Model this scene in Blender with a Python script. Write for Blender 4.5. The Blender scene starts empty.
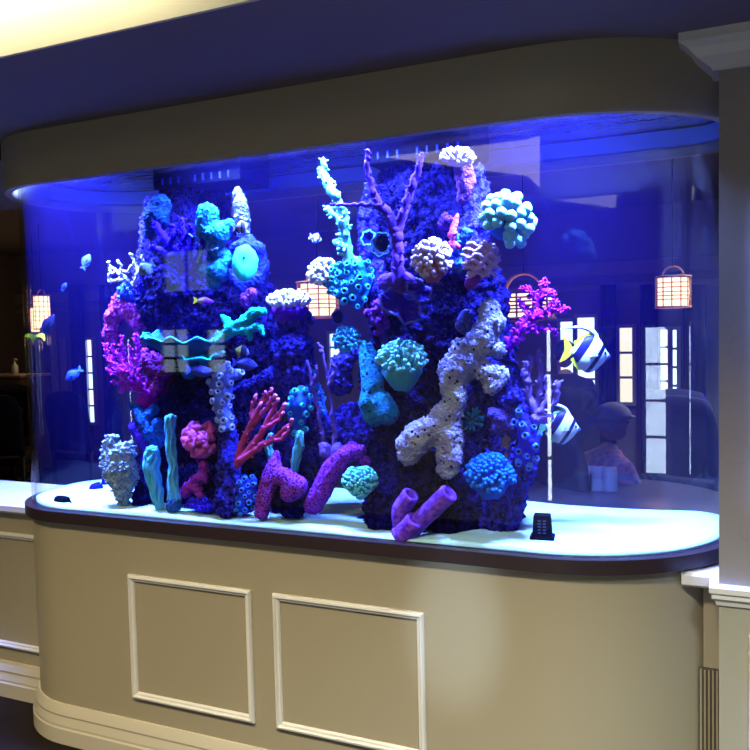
import bpy, bmesh, math, random
import numpy as np
from mathutils import Vector, Matrix, noise, Quaternion
random.seed(7)
PI = math.pi
sc = bpy.context.scene
COL = sc.collection
def R(d): return math.radians(d)

# ------------------------------------------------------------------ camera
F_PX = 800.0
CAM = Vector((1.3993, -2.1782, 1.5))
yaw, pit, rol = R(24.3426), R(-3.0211), R(-1.3043)
FW = Vector((-math.sin(yaw)*math.cos(pit), math.cos(yaw)*math.cos(pit), math.sin(pit)))
RV = Vector((math.cos(yaw), math.sin(yaw), 0)); UV = RV.cross(FW)
R2 = RV*math.cos(rol)+UV*math.sin(rol); U2 = -RV*math.sin(rol)+UV*math.cos(rol)
cd = bpy.data.cameras.new('camera'); cam = bpy.data.objects.new('camera', cd); COL.objects.link(cam)
cd.sensor_width = 36; cd.lens = 36*F_PX/750; cd.clip_start = .05
m = Matrix((R2, U2, -FW)).transposed().to_4x4(); m.translation = CAM; cam.matrix_world = m
sc.camera = cam
def ray(px, py): return FW+R2*((px-375)/F_PX)-U2*((py-375)/F_PX)
def at(px, py, Y):                      # point of the plane y = Y seen at a pixel of the photograph
    v = ray(px, py); return CAM+v*((Y-CAM.y)/v.y)
def atz(px, py, Z):
    v = ray(px, py); return CAM+v*((Z-CAM.z)/v.z)
def mpp(p): return (Vector(p)-CAM).dot(FW)/F_PX     # metres per pixel at a point
TOCAM = Vector((.41, -.91, .03)).normalized()

# ------------------------------------------------------------------ render look
sc.view_settings.view_transform = 'Standard'; sc.view_settings.look = 'None'
sc.view_settings.gamma = 1; sc.view_settings.exposure = 0; sc.view_settings.use_curve_mapping = False
cy = sc.cycles
cy.max_bounces = 7; cy.diffuse_bounces = 3; cy.glossy_bounces = 4; cy.transmission_bounces = 4
cy.transparent_max_bounces = 24; cy.volume_bounces = 0; cy.sample_clamp_indirect = 3; cy.caustics_reflective = False
cy.volume_step_rate = 1
wd = bpy.data.worlds.new('world'); sc.world = wd; wd.use_nodes = True
wd.node_tree.nodes['Background'].inputs[0].default_value = (.02, .022, .03, 1)
wd.node_tree.nodes['Background'].inputs[1].default_value = .3

# ------------------------------------------------------------------ materials
def lin(c):
    return tuple(((x/255)/12.92 if x/255 <= .04045 else ((x/255+.055)/1.055)**2.4) for x in c)
def mat(name, col, rough=.6, spec=.3, metal=0, bump=None, pat=None, emit=None, sss=0, pores=None):
    """procedural material: col linear rgb; pat=(col2, scale, detail) noise mix; bump=(scale,strength); pores=(scale,width,col)"""
    mt = bpy.data.materials.new(name); mt.use_nodes = True; nt = mt.node_tree; N = nt.nodes; L = nt.links
    b = N['Principled BSDF']; b.inputs['Base Color'].default_value = (*col, 1); b.inputs['Roughness'].default_value = rough
    b.inputs['Specular IOR Level'].default_value = spec; b.inputs['Metallic'].default_value = metal
    tc = N.new('ShaderNodeTexCoord'); cout = None
    if pat:
        n = N.new('ShaderNodeTexNoise'); n.inputs['Scale'].default_value = pat[1]; n.inputs['Detail'].default_value = pat[2] if len(pat) > 2 else 4
        L.new(tc.outputs['Object'], n.inputs['Vector'])
        r = N.new('ShaderNodeValToRGB'); r.color_ramp.elements[0].position = .38; r.color_ramp.elements[1].position = .62
        r.color_ramp.elements[0].color = (*col, 1); r.color_ramp.elements[1].color = (*pat[0], 1)
        L.new(n.outputs['Fac'], r.inputs['Fac']); cout = r.outputs['Color']
    h = None
    if pores:
        v = N.new('ShaderNodeTexVoronoi'); v.inputs['Scale'].default_value = pores[0]; L.new(tc.outputs['Object'], v.inputs['Vector'])
        r = N.new('ShaderNodeValToRGB'); r.color_ramp.elements[0].position = pores[1]; r.color_ramp.elements[1].position = pores[1]+.08
        L.new(v.outputs['Distance'], r.inputs['Fac'])
        mx = N.new('ShaderNodeMix'); mx.data_type = 'RGBA'; L.new(r.outputs['Color'], mx.inputs[0])
        mx.inputs[6].default_value = (*pores[2], 1)
        if cout: L.new(cout, mx.inputs[7])
        else: mx.inputs[7].default_value = (*col, 1)
        cout = mx.outputs[2]; h = r.outputs['Color']
    if cout: L.new(cout, b.inputs['Base Color'])
    if bump:
        n = N.new('ShaderNodeTexNoise'); n.inputs['Scale'].default_value = bump[0]; n.inputs['Detail'].default_value = 5
        L.new(tc.outputs['Object'], n.inputs['Vector'])
        bp = N.new('ShaderNodeBump'); bp.inputs['Strength'].default_value = bump[1]; bp.inputs['Distance'].default_value = bump[2] if len(bump) > 2 else .01
        L.new(n.outputs['Fac'], bp.inputs['Height'])
        last = bp
        if h:
            b2 = N.new('ShaderNodeBump'); b2.inputs['Strength'].default_value = .7; b2.inputs['Distance'].default_value = .01
            L.new(h, b2.inputs['Height']); L.new(bp.outputs['Normal'], b2.inputs['Normal']); last = b2
        L.new(last.outputs['Normal'], b.inputs['Normal'])
    if emit:
        b.inputs['Emission Color'].default_value = (*emit[0], 1); b.inputs['Emission Strength'].default_value = emit[1]
    return mt

# ------------------------------------------------------------------ object helpers
def tag(o, label=None, cat=None, group=None, kind=None):
    if label: o['label'] = label
    if cat: o['category'] = cat
    if group: o['group'] = group
    if kind: o['kind'] = kind
    return o
def empty(name, loc=(0, 0, 0), rz=0):
    o = bpy.data.objects.new(name, None); COL.objects.link(o); o.location = loc; o.rotation_euler = (0, 0, rz); o.empty_display_size = .05
    return o
def link_mesh(name, me, mt, parent=None, loc=None, smooth=True):
    o = bpy.data.objects.new(name, me); COL.objects.link(o)
    if mt:
        if len(me.materials): me.materials[0] = mt
        else: me.materials.append(mt)
    if parent: o.parent = parent
    if loc is not None: o.location = loc
    if smooth:
        for p in me.polygons: p.use_smooth = True
    return o
def obj(name, bm, mt, parent=None, loc=None, smooth=False):
    me = bpy.data.meshes.new(name); bmesh.ops.recalc_face_normals(bm, faces=bm.faces); bm.to_mesh(me); bm.free()
    return link_mesh(name, me, mt, parent, loc, smooth)
def struct(name, bm, mt, smooth=False): 
    return tag(obj(name, bm, mt, smooth=smooth), kind='structure')
def soften(o, ang=35):
    for p in o.data.polygons: p.use_smooth = True
    o.data.set_sharp_from_angle(angle=R(ang))
def box(bm, x0, x1, y0, y1, z0, z1, bev=0, M=None):
    g = bmesh.ops.create_cube(bm, size=1)
    vs = g['verts']
    bmesh.ops.scale(bm, vec=(x1-x0, y1-y0, z1-z0), verts=vs); bmesh.ops.translate(bm, vec=((x0+x1)/2, (y0+y1)/2, (z0+z1)/2), verts=vs)
    if bev:
        es = list({e for v in vs for e in v.link_edges})
        r = bmesh.ops.bevel(bm, geom=es, offset=bev, segments=2, profile=.5, affect='EDGES'); vs = list({v for f in r['faces'] for v in f.verts} | {v for v in vs if v.is_valid})
    if M is not None: bmesh.ops.transform(bm, matrix=M, verts=vs)
    return vs
def frame_of(d):
    d = Vector(d).normalized(); a = Vector((0, 0, 1)) if abs(d.z) < .9 else Vector((1, 0, 0))
    u = d.cross(a).normalized(); return d, u, d.cross(u)
def tube(bm, pts, rad, n=8, caps=True, round_end=True):
    pts = [Vector(p) for p in pts]
    if not hasattr(rad, '__len__'): rad = [rad]*len(pts)
    rad = list(rad)
    if round_end:                       # rounded tips
        for e in (0, 1):
            if e == 0: d = (pts[0]-pts[1]).normalized(); r0 = rad[0]; pts = [pts[0]+d*r0*.75, pts[0]+d*r0*.45]+pts; rad = [r0*.45, r0*.82]+rad
            else: d = (pts[-1]-pts[-2]).normalized(); r0 = rad[-1]; pts = pts+[pts[-1]+d*r0*.45, pts[-1]+d*r0*.75]; rad = rad+[r0*.82, r0*.45]
    prev = None; rings = []
    for i, p in enumerate(pts):
        t = (pts[min(i+1, len(pts)-1)]-pts[max(i-1, 0)])
        if t.length < 1e-9: t = Vector((0, 0, 1))
        t.normalize()
        if prev is None: _, u, _ = frame_of(t)
        else:
            u = prev-t*prev.dot(t)
            if u.length < 1e-6: _, u, _ = frame_of(t)
            u.normalize()
        prev = u; w = t.cross(u)
        rings.append([bm.verts.new(p+(u*math.cos(2*PI*k/n)+w*math.sin(2*PI*k/n))*rad[i]) for k in range(n)])
    for a, b in zip(rings, rings[1:]):
        for k in range(n): bm.faces.new((a[k], a[(k+1) % n], b[(k+1) % n], b[k]))
    if caps: bm.faces.new(rings[0][::-1]); bm.faces.new(rings[-1])
def sphere(bm, c, r, sub=2, sc_=(1, 1, 1), M=None):
    g = bmesh.ops.create_icosphere(bm, subdivisions=sub, radius=1)
    vs = g['verts']; bmesh.ops.scale(bm, vec=(r*sc_[0], r*sc_[1], r*sc_[2]), verts=vs)
    if M is not None: bmesh.ops.transform(bm, matrix=M, verts=vs)
    bmesh.ops.translate(bm, vec=c, verts=vs); return vs
def lathe(bm, prof, n=24, M=None, a0=0, a1=2*PI, close=True):
    full = abs(a1-a0-2*PI) < 1e-6; rings = []; nn = n if full else n+1
    for k in range(nn):
        a = a0+(a1-a0)*k/n
        rings.append([bm.verts.new((r*math.cos(a), r*math.sin(a), z)) for r, z in prof])
    for k in range(n):
        a, b = rings[k], rings[(k+1) % nn]
        for i in range(len(prof)-1): bm.faces.new((a[i], b[i], b[i+1], a[i+1]))
    bmesh.ops.remove_doubles(bm, verts=bm.verts, dist=1e-6)
    if M is not None: bmesh.ops.transform(bm, matrix=M, verts=[v for r_ in rings for v in r_ if v.is_valid])
def align(d, loc=(0, 0, 0), roll=0):    # matrix taking +Z to direction d
    q = Vector((0, 0, 1)).rotation_difference(Vector(d).normalized())
    return Matrix.Translation(loc) @ q.to_matrix().to_4x4() @ Matrix.Rotation(roll, 4, 'Z')
def smoothpath(pts, n=6):
    pts = [Vector(p) for p in pts]
    if len(pts) < 3: return [pts[0].lerp(pts[-1], i/n) for i in range(n+1)]
    out = []
    for i in range(len(pts)-1):
        p0, p1, p2, p3 = pts[max(i-1, 0)], pts[i], pts[i+1], pts[min(i+2, len(pts)-1)]
        for k in range(n):
            t = k/n
            out.append(.5*((2*p1)+(-p0+p2)*t+(2*p0-5*p1+4*p2-p3)*t*t+(-p0+3*p1-3*p2+p3)*t**3))
    out.append(pts[-1]); return out

# ------------------------------------------------------------------ plan of the tank (seen from above)
XL, XR, RF, RFL, D = -.8896, .8896, .5137, .321, .66
def outline(off=0, n=14, d=D):
    """closed counter-clockwise plan outline, front at y = 0, offset outwards by off"""
    P = []
    def arc(cx, cy_, r, a0, a1, n):
        for k in range(n+1):
            a = R(a0+(a1-a0)*k/n); P.append((cx+(r+off)*math.cos(a), cy_+(r+off)*math.sin(a)))
    rb = d-RF                                   # back corner radius on the right
    def straight(a, b, k=16):                   # short quads, so the shading of the flat sides stays flat
        for i in range(k): t = (.004+i*.992/(k-1)); P.append((a[0]+(b[0]-a[0])*t, a[1]+(b[1]-a[1])*t))
    arc(XR, RF, RF, -90, 0, n+8)
    arc(XR+RF-rb, d-rb, rb, 0, 90, n)
    straight((XR+RF-rb, d+off), (XL, d+off))
    arc(XL, d-RFL, RFL, 90, 180, n)
    straight((XL-RFL-off, d-RFL), (XL-RFL-off, RFL), 6)
    arc(XL, RFL, RFL, 180, 270, n)
    straight((XL, -off), (XR, -off))
    return P
def band(bm, off0, off1, z0, z1, n=14, M=None):
    """closed ring of rectangular section between two offsets and two heights"""
    a = outline(off0, n); b = outline(off1, n); N = len(a); V = []
    for P, z in ((a, z0), (b, z0), (b, z1), (a, z1)): V.append([bm.verts.new((x, y, z)) for x, y in P])
    for q in range(4):
        A, B = V[q], V[(q+1) % 4]
        for i in range(N): bm.faces.new((A[i], A[(i+1) % N], B[(i+1) % N], B[i]))
def moulded(bm, prof, n=14):
    """ring with an arbitrary closed section prof of (offset, z)"""
    V = [[bm.verts.new((x, y, z)) for x, y in outline(o, n)] for o, z in prof]; N = len(V[0])
    for q in range(len(V)):
        A, B = V[q], V[(q+1) % len(V)]
        for i in range(N): bm.faces.new((A[i], A[(i+1) % N], B[(i+1) % N], B[i]))
def slab(bm, off, z0, z1, n=14):
    a = [bm.verts.new((x, y, z0)) for x, y in outline(off, n)]; b = [bm.verts.new((x, y, z1)) for x, y in outline(off, n)]; N = len(a)
    for i in range(N): bm.faces.new((a[i], a[(i+1) % N], b[(i+1) % N], b[i]))
    bm.faces.new(a[::-1]); bm.faces.new(b)
ZBB, ZBT, ZH, ZC = .8322, .8724, 2.0581, 2.2434
ZW = 2.14        # water level
ZS = .876         # sand level at the front glass
YW = .205         # front face of the half walls
# ================================================================== THE ROOM
M_CAB = mat('beige_paint', (.40, .345, .225), .42, .35, bump=(260, .12, .002))
M_CABD = mat('beige_paint_shaded', (.36, .31, .21), .5, .3, bump=(260, .1, .002))  # same beige as the cabinet, darkened for the shade on the header
M_TRIM = mat('white_gloss_trim', (.80, .78, .70), .3, .4)
M_BASE = mat('cream_baseboard', (.60, .54, .40), .35, .4)
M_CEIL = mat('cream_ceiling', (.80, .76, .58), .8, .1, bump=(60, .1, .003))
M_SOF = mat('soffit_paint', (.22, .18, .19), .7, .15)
M_WALL = mat('wall_paint', (.42, .37, .26), .6, .2)
M_DWALL = mat('back_room_wall', (.20, .16, .12), .8, .1)
M_BWALL = mat('back_room_far_wall', (.22, .21, .20), .85, .1)
M_FLOOR = mat('dark_wood_floor', (.016, .010, .007), .55, .12, pat=((.008, .005, .004), 3, 8), bump=(8, .15, .004))
M_PILLAR = mat('patterned_wallpaper', (.43, .40, .37), .6, .2, pat=((.39, .365, .34), 14, 0))

bm = bmesh.new(); box(bm, -8, 7, -3.9, 7.5, -.1, 0); struct('floor', bm, M_FLOOR)
# wood plank joints live in the floor material
# ceiling of the front room, the dropped soffit over the tank, the ceiling behind
bm = bmesh.new(); box(bm, -8, 7, -3.9, -.628, 2.95, 3.05); struct('ceiling', bm, M_CEIL)
bm = bmesh.new(); box(bm, -8, 7, -.628, -.618, 2.2434, 2.95); struct('ceiling_soffit_face', bm, M_CEIL)
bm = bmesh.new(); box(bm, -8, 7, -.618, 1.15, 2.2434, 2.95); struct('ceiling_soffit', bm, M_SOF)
bm = bmesh.new(); box(bm, -8, 7, 1.15, 7.5, 2.7, 2.8); struct('ceiling_back', bm, M_BWALL)
# half walls either side of the tank
def halfwall(name, x0, x1):
    bm = bmesh.new(); box(bm, x0, x1, YW, YW+.33, 0, .79); struct(name, bm, M_WALL)
PXL = 1.358
halfwall('wall_left', -6, -1.213)
bm = bmesh.new(); box(bm, 1.316, PXL, YW, YW+.03, 0, .782); struct('wall_right', bm, M_WALL)
def extrude_x(bm, prof, x0, x1):
    a = [bm.verts.new((x0, y, z)) for y, z in prof]; b = [bm.verts.new((x1, y, z)) for y, z in prof]; n = len(prof)
    for i in range(n): bm.faces.new((a[i], a[(i+1) % n], b[(i+1) % n], b[i]))
    bm.faces.new(a[::-1]); bm.faces.new(b)
def capprof(y): return [(y-.03, .79), (y-.04, .80), (y-.04, .822), (y-.03, .83), (y+.36, .83), (y+.36, .79)]
bm = bmesh.new(); extrude_x(bm, capprof(YW), -6, -1.205); struct('trim_1', bm, M_TRIM)
bm = bmesh.new(); extrude_x(bm, [(YW-.055, .782), (YW-.065, .79), (YW-.065, .815), (YW-.055, .825), (YW+.3, .825), (YW+.3, .782)], 1.262, PXL); struct('trim_2', bm, M_TRIM)
def baseprof(y, s=1):
    return [(y, 0), (y-.03*s, 0), (y-.03*s, .058), (y-.026*s, .064), (y-.026*s, .072), (y-.018*s, .10), (y-.020*s, .108), (y-.014*s, .128), (y-.008*s, .142), (y, .145)]
bm = bmesh.new(); extrude_x(bm, baseprof(YW), -6, -1.19); struct('baseboard_left', bm, M_BASE)
def frame_moulding(bm, x0, x1, z0, z1, y, w=.024, t=.016):
    """mitred picture-frame moulding on a wall facing -y"""
    prof = [(0, 0), (.0, .5), (.18, .9), (.42, 1), (.6, .62), (.85, .55), (1, .2), (1, 0)]
    V = []
    for a, b in prof:
        o = a*w; yy = y-b*t
        V.append([bm.verts.new(p) for p in ((x0+o, yy, z0+o), (x1-o, yy, z0+o), (x1-o, yy, z1-o), (x0+o, yy, z1-o))])
    for A, B in zip(V, V[1:]):
        for i in range(4): bm.faces.new((A[i], A[(i+1) % 4], B[(i+1) % 4], B[i]))
bm = bmesh.new(); frame_moulding(bm, -2.9, -1.17, .205, .70, YW, .026); struct('trim_3', bm, M_TRIM)

# pillar right of the tank with crown, chair rail and panel moulding
PY = .085; PXL = 1.358
bm = bmesh.new(); box(bm, PXL, 3.2, PY, .18, 0, 2.2434); box(bm, 1.47, 3.2, .18, .6, 0, 2.2434); pil = struct('wall_right_pillar', bm, None)
pil.data.materials.append(M_PILLAR)
# wallpaper above the rail only: trefoil rings in a slightly darker tone
def wallpaper(mt):
    nt = mt.node_tree; N = nt.nodes; L = nt.links; b = N['Principled BSDF']
    tc = N.new('ShaderNodeTexCoord'); sp = N.new('ShaderNodeSeparateXYZ'); L.new(tc.outputs['Object'], sp.inputs[0])
    v = N.new('ShaderNodeTexVoronoi'); v.inputs['Scale'].default_value = 9; L.new(tc.outputs['Object'], v.inputs['Vector'])
    r = N.new('ShaderNodeValToRGB'); e = r.color_ramp.elements; e[0].position = .28; e[0].color = (.34, .31, .285, 1); e[1].position = .31; e[1].color = (.32, .29, .268, 1)
    k = e.new(.35); k.color = (.34, .31, .285, 1); L.new(v.outputs['Distance'], r.inputs['Fac'])
    c = N.new('ShaderNodeMath'); c.operation = 'GREATER_THAN'; c.inputs[1].default_value = .8; L.new(sp.outputs['Z'], c.inputs[0])
    mx = N.new('ShaderNodeMix'); mx.data_type = 'RGBA'; mx.inputs[6].default_value = (.40, .37, .27, 1)
    L.new(c.outputs[0], mx.inputs[0]); L.new(r.outputs['Color'], mx.inputs[7]); L.new(mx.outputs[2], b.inputs['Base Color'])
wallpaper(M_PILLAR)
def corner_moulding(bm, prof, fo=1.0):
    """prof: (outward offset, z); runs along the pillar's left side and front, mitred at the corner"""
    V = []
    for o, z in prof: V.append([bm.verts.new(p) for p in ((PXL-o, .18, z), (PXL-o, PY-o*fo, z), (3.2, PY-o*fo, z))])
    for A, B in zip(V, V[1:]+V[:1]):
        for i in range(2): bm.faces.new((A[i], A[i+1], B[i+1], B[i]))
    bm.faces.new([v[0] for v in V]); bm.faces.new([v[2] for v in V][::-1])
bm = bmesh.new(); corner_moulding(bm, [(0, 2.148), (.016, 2.148), (.018, 2.156), (.024, 2.160), (.034, 2.168), (.052, 2.182), (.070, 2.204), (.086, 2.216), (.094, 2.221), (.094, 2.2434), (0, 2.2434)], .5)
struct('trim_4', bm, M_TRIM)
bm = bmesh.new(); corner_moulding(bm, [(0, .762), (.006, .762), (.010, .776), (.018, .782), (.018, .792), (.024, .798), (.024, .812), (.014, .818), (0, .818)])
struct('trim_5', bm, M_TRIM)
bm = bmesh.new(); frame_moulding(bm, 1.435, 2.4, 1.0, 1.9, PY); frame_moulding(bm, 1.43, 2.4, .15, .69, PY); struct('trim_6', bm, M_TRIM)

# walls of the front room, behind and beside the viewer
M_FW = mat('front_room_wall', (.24, .24, .27), .8, .1)
bm = bmesh.new(); box(bm, -8, 7, -3.9, -3.8, 0, 2.95); struct('wall_front', bm, M_FW)
bm = bmesh.new(); box(bm, -8.1, -8, -3.9, 7.5, 0, 3.0); struct('wall_side_left', bm, M_DWALL)
bm = bmesh.new(); box(bm, 7, 7.1, -3.9, 7.5, 0, 3.0); struct('wall_side_right', bm, M_FW)

def glow(name, col, s):
    mt = bpy.data.materials.new(name); mt.use_nodes = True; nt = mt.node_tree; nt.nodes.clear()
    e = nt.nodes.new('ShaderNodeEmission'); o = nt.nodes.new('ShaderNodeOutputMaterial'); e.inputs[0].default_value = (*col, 1); e.inputs[1].default_value = s
    nt.links.new(e.outputs[0], o.inputs[0]); return mt
M_DAY = glow('daylight_pane', (.62, .82, 1), 2.6)
M_DAYD = glow('daylight_pane_dim', (.62, .82, 1), 1.2)
M_DAYB = glow('daylight_pane_bright', (.8, .93, 1), 16)
M_MUNT = mat('window_frame_paint', (.5, .5, .48), .5, .3)
WN = [0]
def window(x0, x1, z0, z1, y, facing, mpane, nz=3, nx=1, fw=.035, name=None):
    """facing -1: seen from -y side. frame + muntins are the window, the panes a child"""
    WN[0] += 1; nm = name or 'window_%d' % WN[0]
    s = facing
    bm = bmesh.new()
    ya, yb = sorted((y, y+s*.05))
    for a, b, c, d in ((x0-fw, x0, z0-fw, z1+fw), (x1, x1+fw, z0-fw, z1+fw), (x0, x1, z0-fw, z0), (x0, x1, z1, z1+fw)): box(bm, a, b, ya, yb, c, d)
    for i in range(1, nz):
        z = z0+(z1-z0)*i/nz; box(bm, x0, x1, min(y+s*.012, y+s*.03), max(y+s*.012, y+s*.03), z-.012, z+.012)
    for i in range(1, nx):
        x = x0+(x1-x0)*i/nx; box(bm, x-.012, x+.012, min(y+s*.012, y+s*.03), max(y+s*.012, y+s*.03), z0, z1)
    w = struct(nm, bm, M_MUNT)
    bm = bmesh.new(); box(bm, x0, x1, min(y, y+s*.01), max(y, y+s*.01), z0, z1); obj('pane', bm, mpane, w)
    return w

# windows of the front room, mirrored faintly in the tank's front
YF = -3.8
def mirror(px, py):
    P = at(px, py, 0); v = ray(px, py); n = Vector((0, -1, 0))
    if P.x > .8896:                                  # the rounded right end of the front
        c = Vector((.8896, .5137)); o = Vector((CAM.x, CAM.y)); d = Vector((v.x, v.y)); a = d.dot(d); b = 2*d.dot(o-c); e = (o-c).dot(o-c)-.5137**2
        t = (-b-math.sqrt(b*b-4*a*e))/(2*a); P = CAM+v*t; n = Vector(((P.x-c.x)/.5137, (P.y-c.y)/.5137, 0))
    r = v-2*v.dot(n)*n; t = (YF-P.y)/r.y; return P.x+r.x*t, P.z+r.z*t
def mwin(a, b, c, d, mp, nz, nx):
    x0, z1 = mirror(a, c); x1, z0 = mirror(b, d); x0, x1 = sorted((x0, x1))
    window(x0, x1, max(z0, .06), z1, YF, 1, mp, nz, nx)
mwin(163, 191, 330, 372, M_DAY, 3, 2); mwin(209, 228, 330, 372, M_DAY, 3, 1); mwin(165, 210, 253, 290, M_DAYD, 1, 2)
mwin(546.3, 551.7, 330, 500, M_DAYB, 4, 1)

# added window-shaped glow on the unseen front wall, mirrored as the pale lit ceiling
WN[0] += 1; bm = bmesh.new(); Q = [mirror(*q) for q in ((360, 138), (452, 124), (540, 120), (540, 192))]
top = 2.93; Q = [(x, min(z, top)) for x, z in Q]
def plate(bm, Q, y0, y1):
    a = [bm.verts.new((x, y0, z)) for x, z in Q]; b = [bm.verts.new((x, y1, z)) for x, z in Q]; n = len(Q); bm.faces.new(a); bm.faces.new(b[::-1])
    for i in range(n): bm.faces.new((a[i], b[i], b[(i+1) % n], a[(i+1) % n]))
fr = bmesh.new()
for (x0, z0), (x1, z1) in zip(Q, Q[1:]+Q[:1]):
    if (x1-x0)**2+(z1-z0)**2 > 1e-4: tube(fr, [(x0, YF+.02, z0), (x1, YF+.02, z1)], .025, 6)
w_ = struct('window_%d' % WN[0], fr, M_MUNT); plate(bm, Q, YF, YF+.01); obj('pane', bm, glow('added_ceiling_glow', (1, .86, .66), 3.0), w_)  # made-up window: frame and glowing pane added for the reflection
# ================================================================== CABINET, TANK AND CANOPY
cab = empty('aquarium_cabinet', (0, .4, 0))
tag(cab, 'beige curved-end cabinet with white panel mouldings carrying the aquarium', 'cabinet')
def lo(o): o.location = (0, -.4, 0); return o        # children of the cabinet keep tank coordinates
bm = bmesh.new(); slab(bm, 0, 0, ZBB, 16); lo(obj('body', bm, M_CAB, cab))
soften(bpy.data.objects['body'])
bm = bmesh.new(); moulded(bm, [(-.01, 0), (.03, 0), (.03, .056), (.026, .062), (.026, .07), (.018, .098), (.020, .106), (.012, .128), (.006, .140), (-.01, .142)], 16)
b = lo(obj('baseboard', bm, M_BASE, cab)); b['label'] = 'stepped cream skirting'; soften(b, 14)
PANELS = ((-.5586, -.0477), (.036, .5567))
for x0, x1 in PANELS:
    bm = bmesh.new(); frame_moulding(bm, x0, x1, .2223, .6687, 0, .024, .016); f = lo(obj('panel_moulding', bm, M_TRIM, cab)); f['label'] = 'white picture-frame moulding'
# slotted grille low on the right end
M_GR = mat('grille_metal', (.12, .105, .08), .5, .3); M_BLK = mat('black_plastic', (.003, .003, .006), .8, .03)
vg = tag(empty('vent_grille', (1.325, YW-.006, .14)), 'dark vertical slotted vent between the cabinet end and the pillar', 'vent')
bm = bmesh.new(); box(bm, -.020, .030, 0, .005, 0, .40); obj('backing', bm, M_GR, vg)
for k in range(5):
    bm = bmesh.new(); box(bm, -.018+k*.0105, -.0135+k*.0105, -.006, .001, .004, .396); obj('bar', bm, M_CAB, vg)

aq = empty('aquarium', (0, .4, ZBB))
tag(aq, 'long rounded glass aquarium of blue-lit water above the beige cabinet', 'aquarium')
def la(o): o.location = (0, -.4, -ZBB); return o
M_BAND = mat('dark_band', (.035, .022, .026), .4, .35)
bm = bmesh.new(); band(bm, -.03, .026, ZBB, ZBT, 20); o = la(obj('bottom_band', bm, M_BAND, aq)); o['label'] = 'dark brown plinth band'; soften(o)
bm = bmesh.new(); slab(bm, -.031, ZBB, ZBT-.004); la(obj('bottom_plate', bm, M_BLK, aq))
def glass_mat():
    mt = bpy.data.materials.new('clear_acrylic'); mt.use_nodes = True; nt = mt.node_tree; nt.nodes.clear(); N = nt.nodes; L = nt.links
    o = N.new('ShaderNodeOutputMaterial'); t = N.new('ShaderNodeBsdfTransparent'); t.inputs[0].default_value = (.97, .985, 1, 1)
    g = N.new('ShaderNodeBsdfGlossy'); g.inputs['Roughness'].default_value = .012; f = N.new('ShaderNodeMath'); f.operation = 'MULTIPLY_ADD'; f.inputs[1].default_value = .62; f.inputs[2].default_value = .038
    lw = N.new('ShaderNodeLayerWeight'); lw.inputs['Blend'].default_value = .5; pw = N.new('ShaderNodeMath'); pw.operation = 'POWER'; pw.inputs[1].default_value = 5
    L.new(lw.outputs['Facing'], pw.inputs[0]); L.new(pw.outputs[0], f.inputs[0])
    mx = N.new('ShaderNodeMixShader'); L.new(f.outputs[0], mx.inputs[0]); L.new(t.outputs[0], mx.inputs[1]); L.new(g.outputs[0], mx.inputs[2]); L.new(mx.outputs[0], o.inputs[0])
    return mt
M_GLASS = glass_mat()
bm = bmesh.new(); moulded(bm, [(0, ZBT), (0, ZC-.02), (-.012, ZC-.02), (-.012, ZBT)], 24)
o = la(obj('glass_wall', bm, M_GLASS, aq)); soften(o); o['label'] = 'clear curved glass'
# the rim that braces the tank at the water line
M_RIM = mat('frosted_acrylic_rim', (.25, .38, .9), .35, .5)
bm = bmesh.new()
P = outline(-.014, 20); Q = outline(-.034, 20)
sel = [i for i in range(len(P)) if P[i][1] > .30]
V = [[bm.verts.new((x, y, z)) for x, y in (W[i] for i in sel)] for W, z in ((P, ZW-.056), (Q, ZW-.056), (Q, ZW-.004), (P, ZW-.004))]
for q in range(4):
    a, b = V[q], V[(q+1) % 4]
    for i in range(len(sel)-1): bm.faces.new((a[i], a[i+1], b[i+1], b[i]))
o = la(obj('rim_brace', bm, M_RIM, aq)); o['label'] = 'frosted brace strip behind the water line'
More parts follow.
